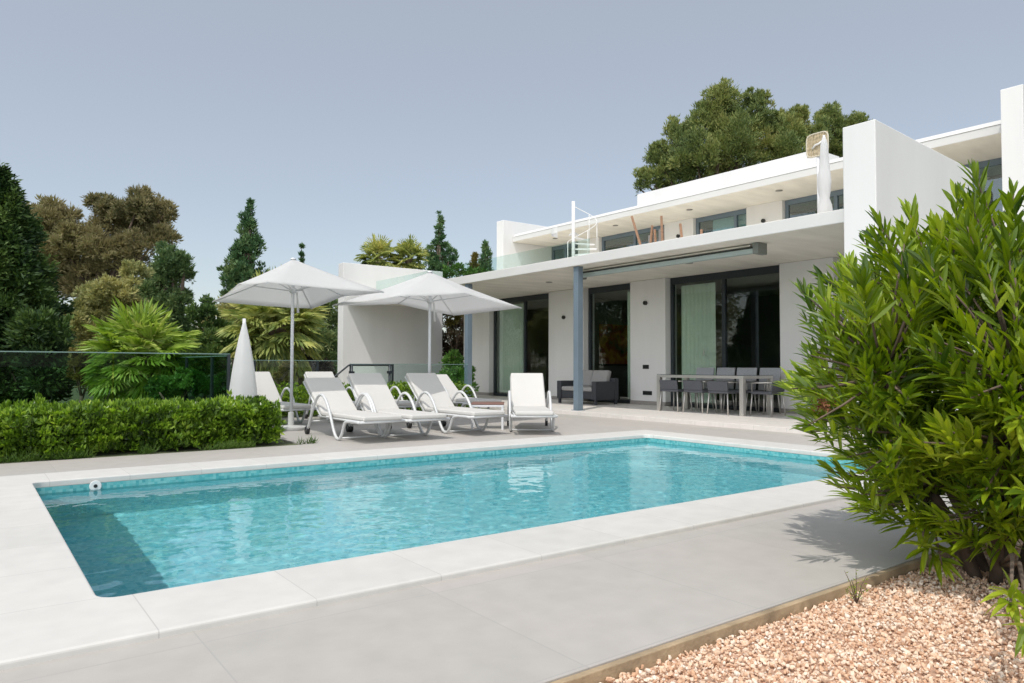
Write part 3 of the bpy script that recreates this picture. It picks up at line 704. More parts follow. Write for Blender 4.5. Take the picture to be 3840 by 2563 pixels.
def blob_points(blobs, n, clump=.22, per=40, shell=.55):
    """leaf positions grouped in clumps near the skins of ellipsoid blobs, with outward directions"""
    vol = np.array([b_[1][0] * b_[1][1] + b_[1][1] * b_[1][2] for b_ in blobs]); vol = vol / vol.sum()
    Cs, Ds = [], []
    for b_, f_ in zip(blobs, vol):
        c = np.array(b_[0]); r_ = np.array(b_[1]); nb = max(4, int(n * f_)); nc = max(3, nb // per)
        d_ = rand_dir(nc); d_[:, 2] = np.where(d_[:, 2] < -.6, -d_[:, 2], d_[:, 2])
        rr = shell + (1.06 - shell) * rng.random((nc, 1)) ** .6
        cc = c + d_ * r_ * rr; sz = clump * (.6 + .8 * rng.random((nc, 1)))
        i = rng.integers(0, nc, nb)
        off = rng.normal(size=(nb, 3)) * sz[i] * r_.mean() * np.array([1, 1, .75])
        Cs.append(cc[i] + off); Ds.append(unit(d_[i] * .8 + unit(off) * .9))
    return np.concatenate(Cs), np.concatenate(Ds)
def limb(parent, name, a, tips, r0, m=bark):
    b_ = MB(); a = Vector(a)
    top = sum((Vector(t) for t in tips), Vector()) / len(tips)
    fork = a.lerp(Vector((a.x * .6 + top.x * .4, a.y * .6 + top.y * .4, top.z)), .55)
    b_.tube([a, a.lerp(fork, .5) + Vector((random.uniform(-.1, .1), random.uniform(-.1, .1), 0)), fork], [r0, r0 * .8, r0 * .65], 10)
    for t in tips:
        t = Vector(t); mid = fork.lerp(t, .5) + Vector((random.uniform(-.2, .2), random.uniform(-.2, .2), .15))
        b_.tube([fork - Vector((0, 0, .1)), mid, t], [r0 * .5, r0 * .3, r0 * .08], 7)
    return b_.build(name, m, parent)
GZ = -.09
def tree(name, label, cat, dep, blobs, leafm, n, L, Wd, base=None, r0=.18, clump=.22, per=40, group=None, upbias=.0, zr=1.0, yr=.8, shell=.45, rag=9):
    """blobs given as (x, y, radius) in overview pixels at depth dep"""
    B = []
    for x, y, rr in blobs:
        dd = dep + random.uniform(-.6, .6) * rr * dep / PXM
        c = pd(x, y, dd); w_ = rr * dd / PXM; B.append((tuple(c), (w_, w_ * yr, w_ * zr)))
    tips = [b_[0] for b_ in B[:24]]
    if rag:
        B2 = []
        for c, r_ in B:
            B2.append((c, tuple(k * .6 for k in r_)))
            for q in range(rag // 2):      # stray outer tufts
                d_ = rand_dir(1)[0]; d_[2] = abs(d_[2]) * .9 + .1; f_ = random.uniform(.92, 1.16); g_ = random.uniform(.09, .2)
                B2.append((tuple(c[i] + d_[i] * r_[i] * f_ for i in range(3)), (r_[0] * g_, r_[1] * g_, r_[2] * g_ * 1.3)))
            for q in range(rag):
                d_ = rand_dir(1)[0]; d_[2] = abs(d_[2]) if random.random() < .65 else d_[2]
                f_ = random.uniform(.55, 1.0); g_ = random.uniform(.22, .46)
                B2.append((tuple(c[i] + d_[i] * r_[i] * f_ for i in range(3)), (r_[0] * g_, r_[1] * g_, r_[2] * g_)))
        B = B2
    if base is None:
        xs = [b_[0] for b_ in B]; base = (sum(p[0] for p in xs) / len(xs), sum(p[1] for p in xs) / len(xs))
    t = thing(name, label, cat, (base[0], base[1], GZ), group)
    limb(t, 'trunk', (base[0], base[1], GZ), tips, r0)
    C, D = blob_points(B, n, clump, per, shell)
    D = unit(D + np.array([0, 0, upbias])); k = C[:, 2] > GZ + .02; C, D = C[k], D[k]
    leaves('crown', leafm, t, C, D, L * (.6 + .8 * rng.random(len(C))), Wd * (.7 + .6 * rng.random(len(C))))
    return t
lm_dark = leafmat('dark_conifer', [(0.012, 0.030, 0.012), (0.030, 0.068, 0.018), (0.083, 0.143, 0.033), (0.150, 0.225, 0.053)], .15, .6, 1.3)
lm_brown = leafmat('brown_pine', [(0.086, 0.103, 0.046), (0.196, 0.190, 0.086), (0.333, 0.282, 0.149), (0.299, 0.299, 0.127)], .25, .6, .3)
lm_pine = leafmat('green_pine', [(0.047, 0.099, 0.047), (0.105, 0.183, 0.072), (0.197, 0.269, 0.099), (0.328, 0.343, 0.147)], .18, .55, .4)
lm_pine2 = leafmat('roof_pine', [(0.056, 0.087, 0.034), (0.139, 0.192, 0.062), (0.264, 0.303, 0.092), (0.387, 0.372, 0.130)], .2, .55, .45)
lm_olive = leafmat('olive_tree', [(0.191, 0.230, 0.095), (0.319, 0.336, 0.145), (0.446, 0.431, 0.176), (0.541, 0.479, 0.191)], .25, .5, .5)
lm_cyp = leafmat('cypress', [(0.032, 0.078, 0.039), (0.071, 0.155, 0.065), (0.136, 0.233, 0.090), (0.226, 0.306, 0.114)], .12, .6, 1.3)
lm_shrub = leafmat('shrub', [(0.024, 0.053, 0.019), (0.063, 0.120, 0.036), (0.124, 0.204, 0.053), (0.240, 0.288, 0.072)], .25, .45, .9)
lm_bright = leafmat('bright_shrub', [(0.031, 0.084, 0.022), (0.077, 0.175, 0.036), (0.119, 0.252, 0.049), (0.182, 0.308, 0.070)], .3, .4, 1.5)
lm_hedge = leafmat('hedge_leaf', [(.024, .050, .012), (.10, .185, .022), (.23, .37, .040), (.44, .56, .09)], .34, .32, 3.2, spec=.5)
lm_yel = leafmat('yellow_shrub', [(.07, .07, .02), (.14, .13, .03), (.22, .18, .05), (.10, .12, .03)], .3, .5, 1.5)
lm_russet = leafmat('russet_hedge', [(.020, .017, .010), (.05, .038, .022), (.085, .06, .035), (.05, .06, .024)], .2, .6, 1.5)

# tall dark conifer at the left edge: drooping tiers of branches
def conifer(label, base_px, top_px, dep, rad, leafm, n, L, Wd, name='conifer', tiers=16, up=.25, group=None, taper=.85):
    xb, yb = base_px; b0 = pd(xb, yb, dep); t0 = pd(top_px[0], top_px[1], dep)
    t = thing(name, label, 'tree', (b0.x, b0.y, GZ), group)
    MB().tube([(b0.x, b0.y, GZ), (t0.x * .5 + b0.x * .5, t0.y * .5 + b0.y * .5, (GZ + t0.z) / 2), t0], [.02 + rad * .10, .01 + rad * .06, .015], 8).build('trunk', bark, t)
    Cs, Ds = [], []; Ht = t0.z - GZ
    for i in range(tiers):
        s_ = (i + .5) / tiers; z = GZ + Ht * (.05 + .95 * s_); rr = rad * max(.06, (1 - s_) ** taper)
        cx_ = b0.x + (t0.x - b0.x) * s_; cy_ = b0.y + (t0.y - b0.y) * s_
        nbr = max(5, int(13 * (1 - .5 * s_)))
        for k in range(nbr):
            a_ = 2 * math.pi * (k + random.random() * .9) / nbr; ln = rr * random.uniform(.6, 1.12)
            nn = max(8, int(n / tiers / nbr * (ln / rad + .25) * 2))
            q_ = rng.random(nn) ** .7
            ca, sa = math.cos(a_), math.sin(a_)
            zz = z + up * ln * q_ ** 2 - .12 * ln * q_ + rng.normal(size=nn) * .05 * rad + .12 * ln * np.sin(q_ * 3.1)
            wd_ = .20 * ln * (1.1 - q_) + .05
            off = rng.normal(size=nn) * wd_
            Cs.append(np.stack([cx_ + ca * ln * q_ - sa * off, cy_ + sa * ln * q_ + ca * off, zz], 1))
            Ds.append(np.stack([ca * .8 - sa * off / (wd_ + .01) * .4, sa * .8 + ca * off / (wd_ + .01) * .4, np.full(nn, .25)], 1) + rng.normal(size=(nn, 3)) * .45)
    C = np.concatenate(Cs); D = np.concatenate(Ds)
    leaves('crown', leafm, t, C, D, L * (.6 + .8 * rng.random(len(C))), Wd * (.7 + .6 * rng.random(len(C))))
    return t
conifer('tall dark green conifer with layered drooping branches at the left edge', (-20, 900), (-8, 395), 15, 1.85, lm_dark, 60000, .13, .05, tiers=19, up=.22, taper=.7)
tree('pine_tree', 'large browning pine with an irregular crown, left of the slim cypress', 'tree', 27,
     [(310, 492, 42), (335, 470, 30), (250, 492, 34), (215, 470, 18), (365, 505, 30), (300, 540, 66), (350, 560, 52), (120, 520, 52), (90, 545, 50), (70, 490, 20), (170, 590, 62), (230, 585, 55), (110, 610, 60), (200, 640, 60), (270, 610, 60), (140, 660, 50), (385, 480, 14)],
     lm_brown, 85000, .17, .042, r0=.3, clump=.20, per=34, upbias=.35, rag=12)
tree('pine_tree', 'dark green pine beside the browning pine, its right side open to the sky', 'tree', 24,
     [(395, 610, 34), (415, 640, 26), (370, 640, 30), (360, 690, 48), (395, 700, 34), (345, 740, 52), (395, 740, 34), (425, 600, 12), (380, 580, 16), (410, 690, 18), (330, 790, 60), (400, 790, 46)],
     lm_pine, 46000, .15, .042, r0=.25, clump=.2, per=34, upbias=.3, rag=12)
tree('olive_tree', 'pale olive green bushy tree below the browning pine', 'tree', 20,
     [(310, 640, 34), (270, 680, 48), (215, 720, 56), (170, 770, 52), (240, 780, 66), (300, 740, 46), (150, 830, 50), (220, 840, 56)],
     lm_olive, 44000, .11, .042, r0=.2, clump=.2, per=36, upbias=.25, rag=10)
def cypress(label, x, ytop, ybot, half, dep, leafm, n, L=.17, name='cypress', lean=0, group=None):
    B = []
    for i in range(14):
        s_ = i / 13; y = ytop + (ybot - ytop) * s_; w_ = half * (.10 + .90 * min(1, (s_ * 1.25)) ** .8) * (1 if s_ < .85 else .92)
        for k in range(3):
            B.append((x + lean * (1 - s_) + random.uniform(-.5, .5) * w_, y + random.uniform(-4, 4), max(2.0, w_ * random.uniform(.5, .75))))
    return tree(name, label, 'tree', dep, B, leafm, n, L, .05, r0=.14, clump=.16, per=40, group=group, upbias=.8, zr=1.5, yr=1)
cypress('slim dark green cypress rising behind the left open parasol', 556, 470, 700, 48, 30, lm_cyp, 24000, lean=18)
cypress('thin green tree tip just above the top of the left open parasol', 692, 571, 760, 9, 36, lm_cyp, 2500)
tree('conifer', 'dark green conifer with upswept branches behind the white end wall', 'tree', 38,
     [(1008, 492, 3), (1009, 503, 6), (1011, 514, 10), (1009, 526, 9), (1008, 540, 8), (1010, 552, 11), (1000, 560, 8), (1020, 566, 9), (988, 574, 9), (1008, 575, 15), (1033, 580, 10), (978, 582, 6), (1042, 584, 7), (992, 594, 15), (1016, 596, 16), (1038, 600, 11), (982, 606, 10), (1028, 612, 14), (1000, 615, 18), (1044, 622, 9), (1010, 640, 30), (1010, 690, 36)],
     lm_cyp, 15000, .17, .05, r0=.14, clump=.2, per=30, upbias=.5, rag=6)
cypress('narrow green conifer just left of the upper end wall', 1110, 562, 680, 24, 34, lm_cyp, 6000, lean=4)
cypress('short yellowish conifer between the dark conifer and the upper end wall', 1082, 590, 690, 20, 33, lm_yel, 4500, lean=8)
tree('shrub', 'low pale green shrub showing above the balcony slab', 'shrub', 32, [(1055, 622, 14), (1070, 630, 16), (1030, 630, 14), (1100, 640, 20), (1070, 660, 26), (1110, 670, 26)], lm_bright, 4000, .14, .06, r0=.08)
# the pines behind the house
tree('pine_tree', 'big dense pine towering behind the white roof', 'tree', 40,
     [(1560, 335, 42), (1548, 300, 24), (1600, 310, 48), (1650, 258, 46), (1655, 228, 18), (1680, 300, 60), (1735, 262, 40), (1748, 228, 16), (1720, 240, 24), (1600, 380, 66), (1690, 370, 80), (1780, 360, 60), (1520, 385, 44), (1750, 320, 50), (1560, 430, 60), (1650, 440, 70), (1505, 352, 18), (1475, 415, 22), (1500, 425, 24), (1465, 432, 12), (1530, 405, 30), (1770, 290, 24)],
     lm_pine2, 110000, .19, .05, r0=.4, clump=.19, per=36, upbias=.7, zr=1.2, rag=11)
tree('pine_tree', 'pine with two rounded tops between the big pine and the tall end wall', 'tree', 42,
     [(1835, 290, 34), (1840, 268, 16), (1800, 310, 38), (1820, 350, 54), (1800, 400, 50), (1870, 330, 30)],
     lm_pine2, 32000, .19, .05, r0=.3, clump=.19, per=36, upbias=.7, zr=1.2, rag=11)
tree('pine_tree', 'yellower pine just left of the tall end wall', 'tree', 44,
     [(1905, 290, 34), (1912, 268, 14), (1890, 330, 44), (1940, 310, 36), (1965, 285, 20), (1975, 300, 26), (1930, 360, 50), (1990, 330, 30)],
     lm_pine2, 32000, .19, .05, r0=.3, clump=.19, per=36, upbias=.7, zr=1.2, rag=11)

# ------------------------------------------------------------------ fan palms
lm_palm = leafmat('palm_leaf', [(0.086, 0.172, 0.025), (0.186, 0.300, 0.036), (0.300, 0.415, 0.064), (0.486, 0.515, 0.157)], .3, .4, .9)
lm_palm2 = leafmat('palm_leaf_far', [(0.097, 0.146, 0.052), (0.253, 0.312, 0.088), (0.468, 0.487, 0.146), (0.702, 0.643, 0.234)], .3, .45, .8)
def palm(label, x, y, dep, reach, nf, leafm, group=None, lean=0, dead=8):
    c = pd(x, y, dep); t = thing('fan_palm', label, 'palm tree', (c.x, c.y, GZ), group)
    th = reach * .16
    pr = [(th * (1 + .12 * (i % 2)) * (1.15 if i < 2 else 1), GZ + (c.z - GZ) * i / 14) for i in range(15)]
    MB().lathe(pr, (c.x, c.y, 0), 12).build('trunk', palmbark, t)
    Cs, Ds, Ls, Ws = [], [], [], []; pet = MB()
    for i in range(nf + dead):
        old = i >= nf
        el = R(random.uniform(-75, -35)) if old else R(88 - 120 * ((i + .5) / nf) ** .85)
        az = i * 2.399 + random.uniform(-.25, .25)
        d_ = Vector((math.cos(el) * math.cos(az), math.cos(el) * math.sin(az), math.sin(el)))
        pl = reach * random.uniform(.42, .58); tip = c + d_ * pl - Vector((0, 0, .10 * pl))
        pet.tube([c, c + d_ * pl * .5, tip], [.014, .011, .008], 5)
        side = d_.cross(Vector((0, 0, 1))); side = side.normalized() if side.length > .05 else Vector((1, 0, 0))
        roll = random.uniform(-.5, .5); up_ = side.cross(d_).normalized(); side = side * math.cos(roll) + up_ * math.sin(roll)
        fr_ = reach * random.uniform(.46, .60)
        for k in range(26):
            a_ = R(-125 + 250 * k / 25); dd = (d_ * math.cos(a_) + side * math.sin(a_))
            dd = (dd + Vector((0, 0, -.22)) + up_ * .12).normalized()
            ln = fr_ * (1 - .22 * abs(a_) / R(125)) * random.uniform(.88, 1.05)
            Cs.append(tip); Ds.append(dd); Ls.append(ln * .66); Ws.append(.105 * reach)
            e_ = tip + dd * ln * .5; Cs.append(e_); Ds.append((dd + Vector((0, 0, -.30 if not old else -.7))).normalized()); Ls.append(ln * .5); Ws.append(.052 * reach)
    pet.build('petioles', palmbark if False else leafm, t)
    leaves('fronds', leafm, t, np.array(Cs), np.array(Ds), np.array(Ls), np.array(Ws), fold=.3)
    return t
palm('bright green fan palm behind the dark glass fence on the left', 325, 818, 13.2, 1.12, 34, lm_palm, dead=10)
palm('large fan palm seen below the left open parasol', 635, 745, 19, 1.5, 44, lm_palm2, dead=16)
palm('fan palm nearest the left end above the white end wall', 868, 592, 34, 1.15, 26, lm_palm2)
palm('yellowing fan palm beside the dark conifer above the white end wall', 938, 592, 34.5, 1.15, 26, lm_palm2)
# ------------------------------------------------------------------ shrubs
def shrub(label, dep, blobs, leafm, n=4000, L=.10, Wd=.045, group=None, rag=7):
    return tree('shrub', label, 'shrub', dep, blobs, leafm, n, L, Wd, r0=.05, clump=.2, per=30, group=group, upbias=.35, yr=.9, rag=rag)
shrub('dark shadowed shrub under the tall left conifer', 14.2, [(40, 850, 80), (120, 870, 66), (-30, 860, 80), (80, 780, 70)], lm_dark, 12000, .12, .05)
shrub('yellow leaved shrub just left of the bright fan palm', 13.9, [(190, 850, 30), (205, 880, 30), (180, 820, 18)], lm_yel, 3500, .07, .035)
shrub('bright green shrub behind the dark glass, right of the bright fan palm', 12.6, [(400, 890, 34), (430, 880, 30), (370, 905, 30)], lm_bright, 6000, .06, .032)
shrub('bright green shrub beside the corner post of the glass fence', 13.2, [(480, 893, 30), (515, 890, 28), (550, 900, 34)], lm_bright, 5000, .06, .032)
shrub('tall dark shrub between the dark pine and the left parasol', 21, [(465, 740, 34), (450, 720, 20), (490, 780, 46), (470, 830, 60), (475, 700, 16)], lm_shrub, 12000, .11, .05)
shrub('olive bush under the left edge of the left parasol', 24, [(530, 720, 36), (560, 700, 30), (510, 760, 44), (560, 770, 60)], lm_olive, 10000, .12, .05)
shrub('green bush behind the large fan palm', 29, [(600, 720, 50), (660, 710, 40), (620, 790, 80)], lm_pine, 12000, .13, .05)
shrub('green bush between the large fan palm and the white end wall', 29, [(720, 720, 40), (755, 740, 40), (735, 790, 50), (760, 705, 24), (760, 830, 40)], lm_pine, 14000, .13, .05)
shrub('brownish hedge bush behind the glass, below the large fan palm', 20, [(640, 872, 36), (600, 860, 36), (680, 850, 36)], lm_russet, 7000, .09, .035)
shrub('brownish hedge bush behind the glass, left of the white end wall', 20.5, [(715, 860, 34), (735, 880, 28), (745, 855, 24)], lm_russet, 7000, .09, .035)
shrub('small yellow shrub in front of the brownish hedge', 17.5, [(655, 850, 20), (645, 868, 18)], lm_yel, 1500, .07, .035)
shrub('dark bush with yellow tips seen between the end wall and the steel column', 28, [(1035, 740, 34), (1050, 790, 40), (1030, 700, 26), (1075, 760, 40), (1045, 830, 40)], lm_russet, 9000, .12, .05)
shrub('yellow tipped shrub high in the gap beside the steel column', 26.5, [(1045, 735, 14), (1062, 726, 12), (1030, 748, 10)], lm_yel, 1200, .09, .04)
shrub('round bright green shrub at the foot of the gap beside the steel column', 21.5, [(1040, 852, 34), (1060, 875, 34), (1020, 880, 30)], lm_bright, 7000, .08, .04)
k_ = [lm_shrub, lm_pine, lm_olive, lm_shrub]
for i, x in enumerate(range(-170, 1130, 84)):
    if 760 < x < 1010: continue
    tree('background_tree', 'dark green tree of the row along the far edge of the garden', 'tree', 40 + (i * 7) % 5,
         [(x + random.uniform(-10, 10), 790 + random.uniform(-22, 22), 44), (x + 30, 830, 40), (x - 28, 835, 40), (x, 850, 50)], k_[i % 4], 5000, .2, .08, r0=.15, group='trees along the far edge of the garden', rag=8)
# ------------------------------------------------------------------ hedges
def hedge(label, x0, x1, y0, y1, zt, n, leafm, L=.055, Wd=.026):
    t = thing('hedge', label, 'hedge', ((x0 + x1) / 2, (y0 + y1) / 2, GZ + .06))
    A_ = np.array([(x1 - x0) * (y1 - y0), (x1 - x0) * (zt), (x1 - x0) * zt, (y1 - y0) * zt, (y1 - y0) * zt]); A_ = A_ / A_.sum()
    Cs, Ds = [], []
    for k, (f_, nv) in enumerate(zip(A_, ((0, 0, 1), (0, -1, 0), (0, 1, 0), (1, 0, 0), (-1, 0, 0)))):
        m_ = int(n * f_); a = rng.random(m_); b_ = rng.random(m_); dep = rng.random(m_) ** 1.4 * .16
        X = x0 + (x1 - x0) * a; Y = y0 + (y1 - y0) * b_; Z = zt * (.02 + .98 * b_)
        if k == 0: P = np.stack([X, Y, zt - dep], 1)
        elif k == 1: P = np.stack([X, y0 + dep, Z], 1)
        elif k == 2: P = np.stack([X, y1 - dep, Z], 1)
        else: P = np.stack([(x1 - dep) if k == 3 else (x0 + dep), y0 + (y1 - y0) * a, Z], 1)
        Cs.append(P); Ds.append(np.tile(np.array(nv, float), (m_, 1)))
    m_ = n // 5; Cs.append(np.stack([rng.uniform(x0 + .12, x1 - .12, m_), rng.uniform(y0 + .12, y1 - .12, m_), rng.uniform(.04, zt - .12, m_)], 1)); Ds.append(rand_dir(m_))
    C, D = np.concatenate(Cs), np.concatenate(Ds)
    # lumpy outline: push the leaves in and out with a slow noise, bunch them into shoots
    lump = np.array([noise.noise(Vector(p) * 2.3) + .6 * noise.noise(Vector(p) * 6.1) for p in C])[:, None]
    C = C + D * lump * .11
    g_ = .11; cell = np.floor(C / g_); hsh = np.sin(cell @ np.array([12.9, 78.2, 37.7])) * 43758.5; hsh = hsh - np.floor(hsh)
    cen = (cell + .5) * g_; C = C + (cen - C) * .5 + D * ((hsh - .5) * .11)[:, None]
    out = unit(C - cen + D * .03 + np.array([0, 0, .02]))
    leaves('foliage', leafm, t, C, out + rng.normal(size=C.shape) * .35 + np.array([0, 0, .35]), L * (.6 + .7 * rng.random(len(C))), Wd * (.7 + .6 * rng.random(len(C))))
    b_ = MB()          # one low woody stool with its branches
    yc = (y0 + y1) / 2; b_.tube([(x0 + .1, yc, .05), ((x0 + x1) / 2, yc + .02, .06), (x1 - .1, yc, .05)], .03, 6)
    for i in range(int((x1 - x0) * 4)):
        x = x0 + .1 + (x1 - x0 - .2) * random.random(); q = random.uniform(-.25, .25)
        b_.tube([(x, yc, .05), (x + q * .2, yc + q * .6, zt * .5), (x + q * .3, yc + q, zt * .8)], [.014, .009, .004], 5)
    b_.build('stems', bark, t)
    return t
structure(MB().box((-9, 9.26, -.12), (3.54, 11.2, -.012)).build('planting_bed', soil))
hedge('clipped green hedge along the far side of the pool deck, left of the loungers', -2.6, 3.32, 9.46, 10.30, .50, 60000, lm_hedge, .075, .033)
hedge('low clipped hedge behind the back row of loungers', 4.3, 9.5, 14.2, 14.85, .56, 22000, lm_hedge, .06, .03)
structure(MB().box((3.56, 14.102, -.12), (10.3, 15.6, -.015)).build('planting_bed', soil))
# grass along the hedge foot
gn = 9000
gxx = rng.uniform(-2.6, 3.75, gn); gyy = 9.30 + rng.random(gn) ** 1.5 * .16
gk = np.array([noise.noise(Vector((x * 1.7, y * 3, 5))) for x, y in zip(gxx, gyy)]) > .10
C = np.stack([gxx, gyy, np.full(gn, -.012)], 1)[gk]
lm_grass = leafmat('grass_blade', [(.04, .08, .015), (.08, .15, .025), (.14, .21, .045)], .3, .5, 2)
gr = leaves('grass', lm_grass, None, C, rng.normal(size=C.shape) * np.array([.6, .6, .1]) + np.array([0, -.3, 1]), .05 + .10 * rng.random(len(C)), .009)
tag(gr, 'tufts of rough grass along the foot of the front hedge', 'grass', kind='stuff')
# ------------------------------------------------------------------ glass fences and handrail
def fence(label, a, b_, zt, npan, posts, gm=fence_gl, z0=.0):
    a, b_ = Vector(a), Vector(b_); t = thing('glass_fence', label, 'fence', (a.x, a.y, z0)); d_ = (b_ - a); ln = d_.length; d_.normalize(); nr = Vector((-d_.y, d_.x))
    def bar(m_, s0, s1, w, z_0, z_1):
        p = [a + d_ * s0 - nr * w, a + d_ * s1 - nr * w, a + d_ * s1 + nr * w, a + d_ * s0 + nr * w]
        m_.prism([(q.x, q.y) for q in p], 2, z_0, z_1); return m_
    for i in range(npan): bar(MB(), ln * i / npan + .012, ln * (i + 1) / npan - .012, .005, z0 + .03, zt).build('pane', gm, t)
    for s_ in posts: bar(MB(), s_ - .022, s_ + .022, .022, z0 - .08, zt + .004).build('post', darkframe, t)
    e_ = MB(); bar(e_, 0, ln, .008, zt + .001, zt + .014); e_.build('top_edge', pmat('glass_edge', (.20, .30, .27), .3), t)
    return t
FY, FXc = 11.05, px(862, 1400, 1, 11.05).x
fence('dark tinted glass fence behind the front hedge, ending at a corner post', (-4.5, FY), (FXc, FY), 1.185, 5, [ .02 + FXc + 4.5 - .04])
fence('glass fence panel running away behind the closed parasol, seen through the front glass', (FXc, FY + .06), (FXc, 15.9), 1.16, 3, [.9, 2.55])
fxa, fxb, fxc_, fxd = [px(u, 1400, 1, 15.75).x for u in (950, 1268, 1312, 1755)]
fence('glass fence behind the back loungers, left of the white end wall', (fxa, 15.75), (fxb, 15.75), 1.13, 2, [0.02, fxb - fxa - .5], clear)
fence('glass fence behind the back loungers, in front of the white end wall', (fxc_, 15.75), (fxd, 15.75), 1.06, 3, [0.02, 1.1], clear)
hr = thing('stair_handrail', 'dark metal stair handrail rising to level in front of the white end wall', 'handrail', (fxc_, 15.6, 0))
a_ = px(1262, 1408, 1, 15.62); b1 = px(1310, 1370, 1, 15.62); b2 = px(1470, 1370, 1, 15.62)
MB().tube([a_ - Vector((.25, 0, .2)), a_, b1 - Vector((.03, 0, .015)), b1, b2], .021, 8).build('rail', darkframe, hr)
for q in (b1 + Vector((.06, 0, 0)), b2 - Vector((.06, 0, 0))):
    MB().tube([q, (q.x, q.y, -.02)], .03, 8).build('post', darkframe, hr)
    MB().box((q.x - .055, q.y - .04, q.z - .20), (q.x + .055, q.y + .04, q.z - .14)).build('clamp', darkframe, hr)

# ------------------------------------------------------------------ gravel bed, oleander bush
lime = pmat('gravel_base', (.50, .32, .22), .95, var=.3, scale=30, bump=.6, bscale=90)
structure(MB().box((.2, -3, -.18), (9, DE - .031, -.056)).build('gravel_bed', lime))
gm_, n, l, pb = newmat('gravel_stone'); g = n.new('ShaderNodeNewGeometry'); cr = n.new('ShaderNodeValToRGB'); e = cr.color_ramp.elements
while len(e) < 5: e.new(.5)
for i, c in enumerate(((.56, .33, .20), (.68, .45, .30), (.72, .52, .37), (.76, .59, .45), (.80, .71, .60))): e[i].position = i / 4; e[i].color = (*c, 1)
l.new(g.outputs['Random Per Island'], cr.inputs[0])
no = n.new('ShaderNodeTexNoise'); no.inputs['Scale'].default_value = 120; no.inputs['Detail'].default_value = 3; l.new(g.outputs['Position'], no.inputs['Vector'])
hv = n.new('ShaderNodeHueSaturation'); mr = n.new('ShaderNodeMapRange'); mr.inputs['To Min'].default_value = .75; mr.inputs['To Max'].default_value = 1.2; l.new(no.outputs['Fac'], mr.inputs[0]); l.new(mr.outputs[0], hv.inputs['Value'])
l.new(cr.outputs[0], hv.inputs['Color']); l.new(hv.outputs[0], pb.inputs['Base Color']); pb.inputs['Roughness'].default_value = .85
bm = bmesh.new(); bmesh.ops.create_icosphere(bm, subdivisions=1, radius=1); bv = np.array([v.co[:] for v in bm.verts]); bf = np.array([[v.index for v in f.verts] for f in bm.faces]); bm.free()
ns = 34000
X = rng.uniform(1.0, 5.2, ns); Y = DE - .035 - rng.random(ns) * 1.35
sz = .0042 + .0062 * rng.random(ns) ** 1.8
big = rng.random(ns) < .03; sz[big] *= 1.7
Z = -.056 + sz * .4 + .016 * rng.random(ns) ** 1.5
ax = unit(rng.normal(size=(ns, 3))); ang = rng.random(ns) * 6.28
scl = np.stack([.8 + .6 * rng.random(ns), .7 + .5 * rng.random(ns), .5 + .4 * rng.random(ns)], 1) * sz[:, None]
jit = 1 + .28 * rng.normal(size=(ns, len(bv), 1)).clip(-1.2, 1.2)
Vv = bv[None] * jit * scl[:, None, :]
K = np.cross(ax[:, None, :], Vv); dt_ = (Vv * ax[:, None, :]).sum(-1, keepdims=True); ca, sa = np.cos(ang)[:, None, None], np.sin(ang)[:, None, None]
Vv = Vv * ca + K * sa + ax[:, None, :] * dt_ * (1 - ca) + np.stack([X, Y, Z], 1)[:, None, :]
Ff = (bf[None] + (np.arange(ns) * len(bv))[:, None, None]).reshape(-1, 3)
gv = raw_mesh('gravel', Vv.reshape(-1, 3), Ff, gm_)
tag(gv, 'salmon pink crushed stone gravel filling the bed at the lower right', 'gravel', kind='stuff')

lm_ole = leafmat('oleander_leaf', [(.035, .080, .008), (.13, .21, .012), (.26, .36, .018), (.42, .50, .06)], .36, .30, 2.5, spec=.6)
OB = Vector((4.28, 1.52, GZ))
ole = thing('oleander_bush', 'large oleander bush with long glossy green leaves at the right front', 'bush', tuple(OB))
Cc = np.array([4.37, 1.46, .96]); Rr = np.array([1.08, 1.08, .99])
stem = MB(); Cs, Ds, Ls, Ws = [], [], [], []
trunks = []
for i in range(9):
    a = i * 2.399; tr_ = Vector((OB.x + .10 * math.cos(a), OB.y + .10 * math.sin(a), GZ))
    m1 = Vector((OB.x + .38 * math.cos(a + .2), OB.y + .38 * math.sin(a + .2), .42)); m2 = Vector((OB.x + .66 * math.cos(a + .3), OB.y + .66 * math.sin(a + .3), .98)) if i < 6 else Vector((OB.x + .2 * math.cos(a), OB.y + .2 * math.sin(a), 1.2))
    stem.tube([tr_, tr_.lerp(m1, .5) + Vector((0, 0, .05)), m1, m2], [.034, .028, .022, .012], 8); trunks += [m1, m1.lerp(m2, .5), m2]
def stemleaves(p0, p1, nw, L0):
    ax_ = (p1 - p0); ln = ax_.length; ax_.normalize(); o1 = ax_.orthogonal().normalized(); o2 = ax_.cross(o1); ph = random.random() * 6
    for w in range(nw):
        s_ = 1 - (w / nw) ** 1.1 * min(1, .36 / ln); p = p0.lerp(p1, s_); opn = R(14 + 42 * (w / nw) + random.uniform(-7, 7)); ph += 1.05
        for k in range(3):
            if random.random() < .07: continue
            t_ = ph + k * 2.094 + random.uniform(-.2, .2)
            d_ = ax_ * math.cos(opn) + (o1 * math.cos(t_) + o2 * math.sin(t_)) * math.sin(opn)
            Cs.append(p); Ds.append(d_ + Vector((random.gauss(0, .08), random.gauss(0, .08), .16 + random.gauss(0, .08)))); q = L0 * random.uniform(.75, 1.15) * (.62 if w == 0 else 1); Ls.append(q); Ws.append(q * random.uniform(.15, .19))
cnt = 0
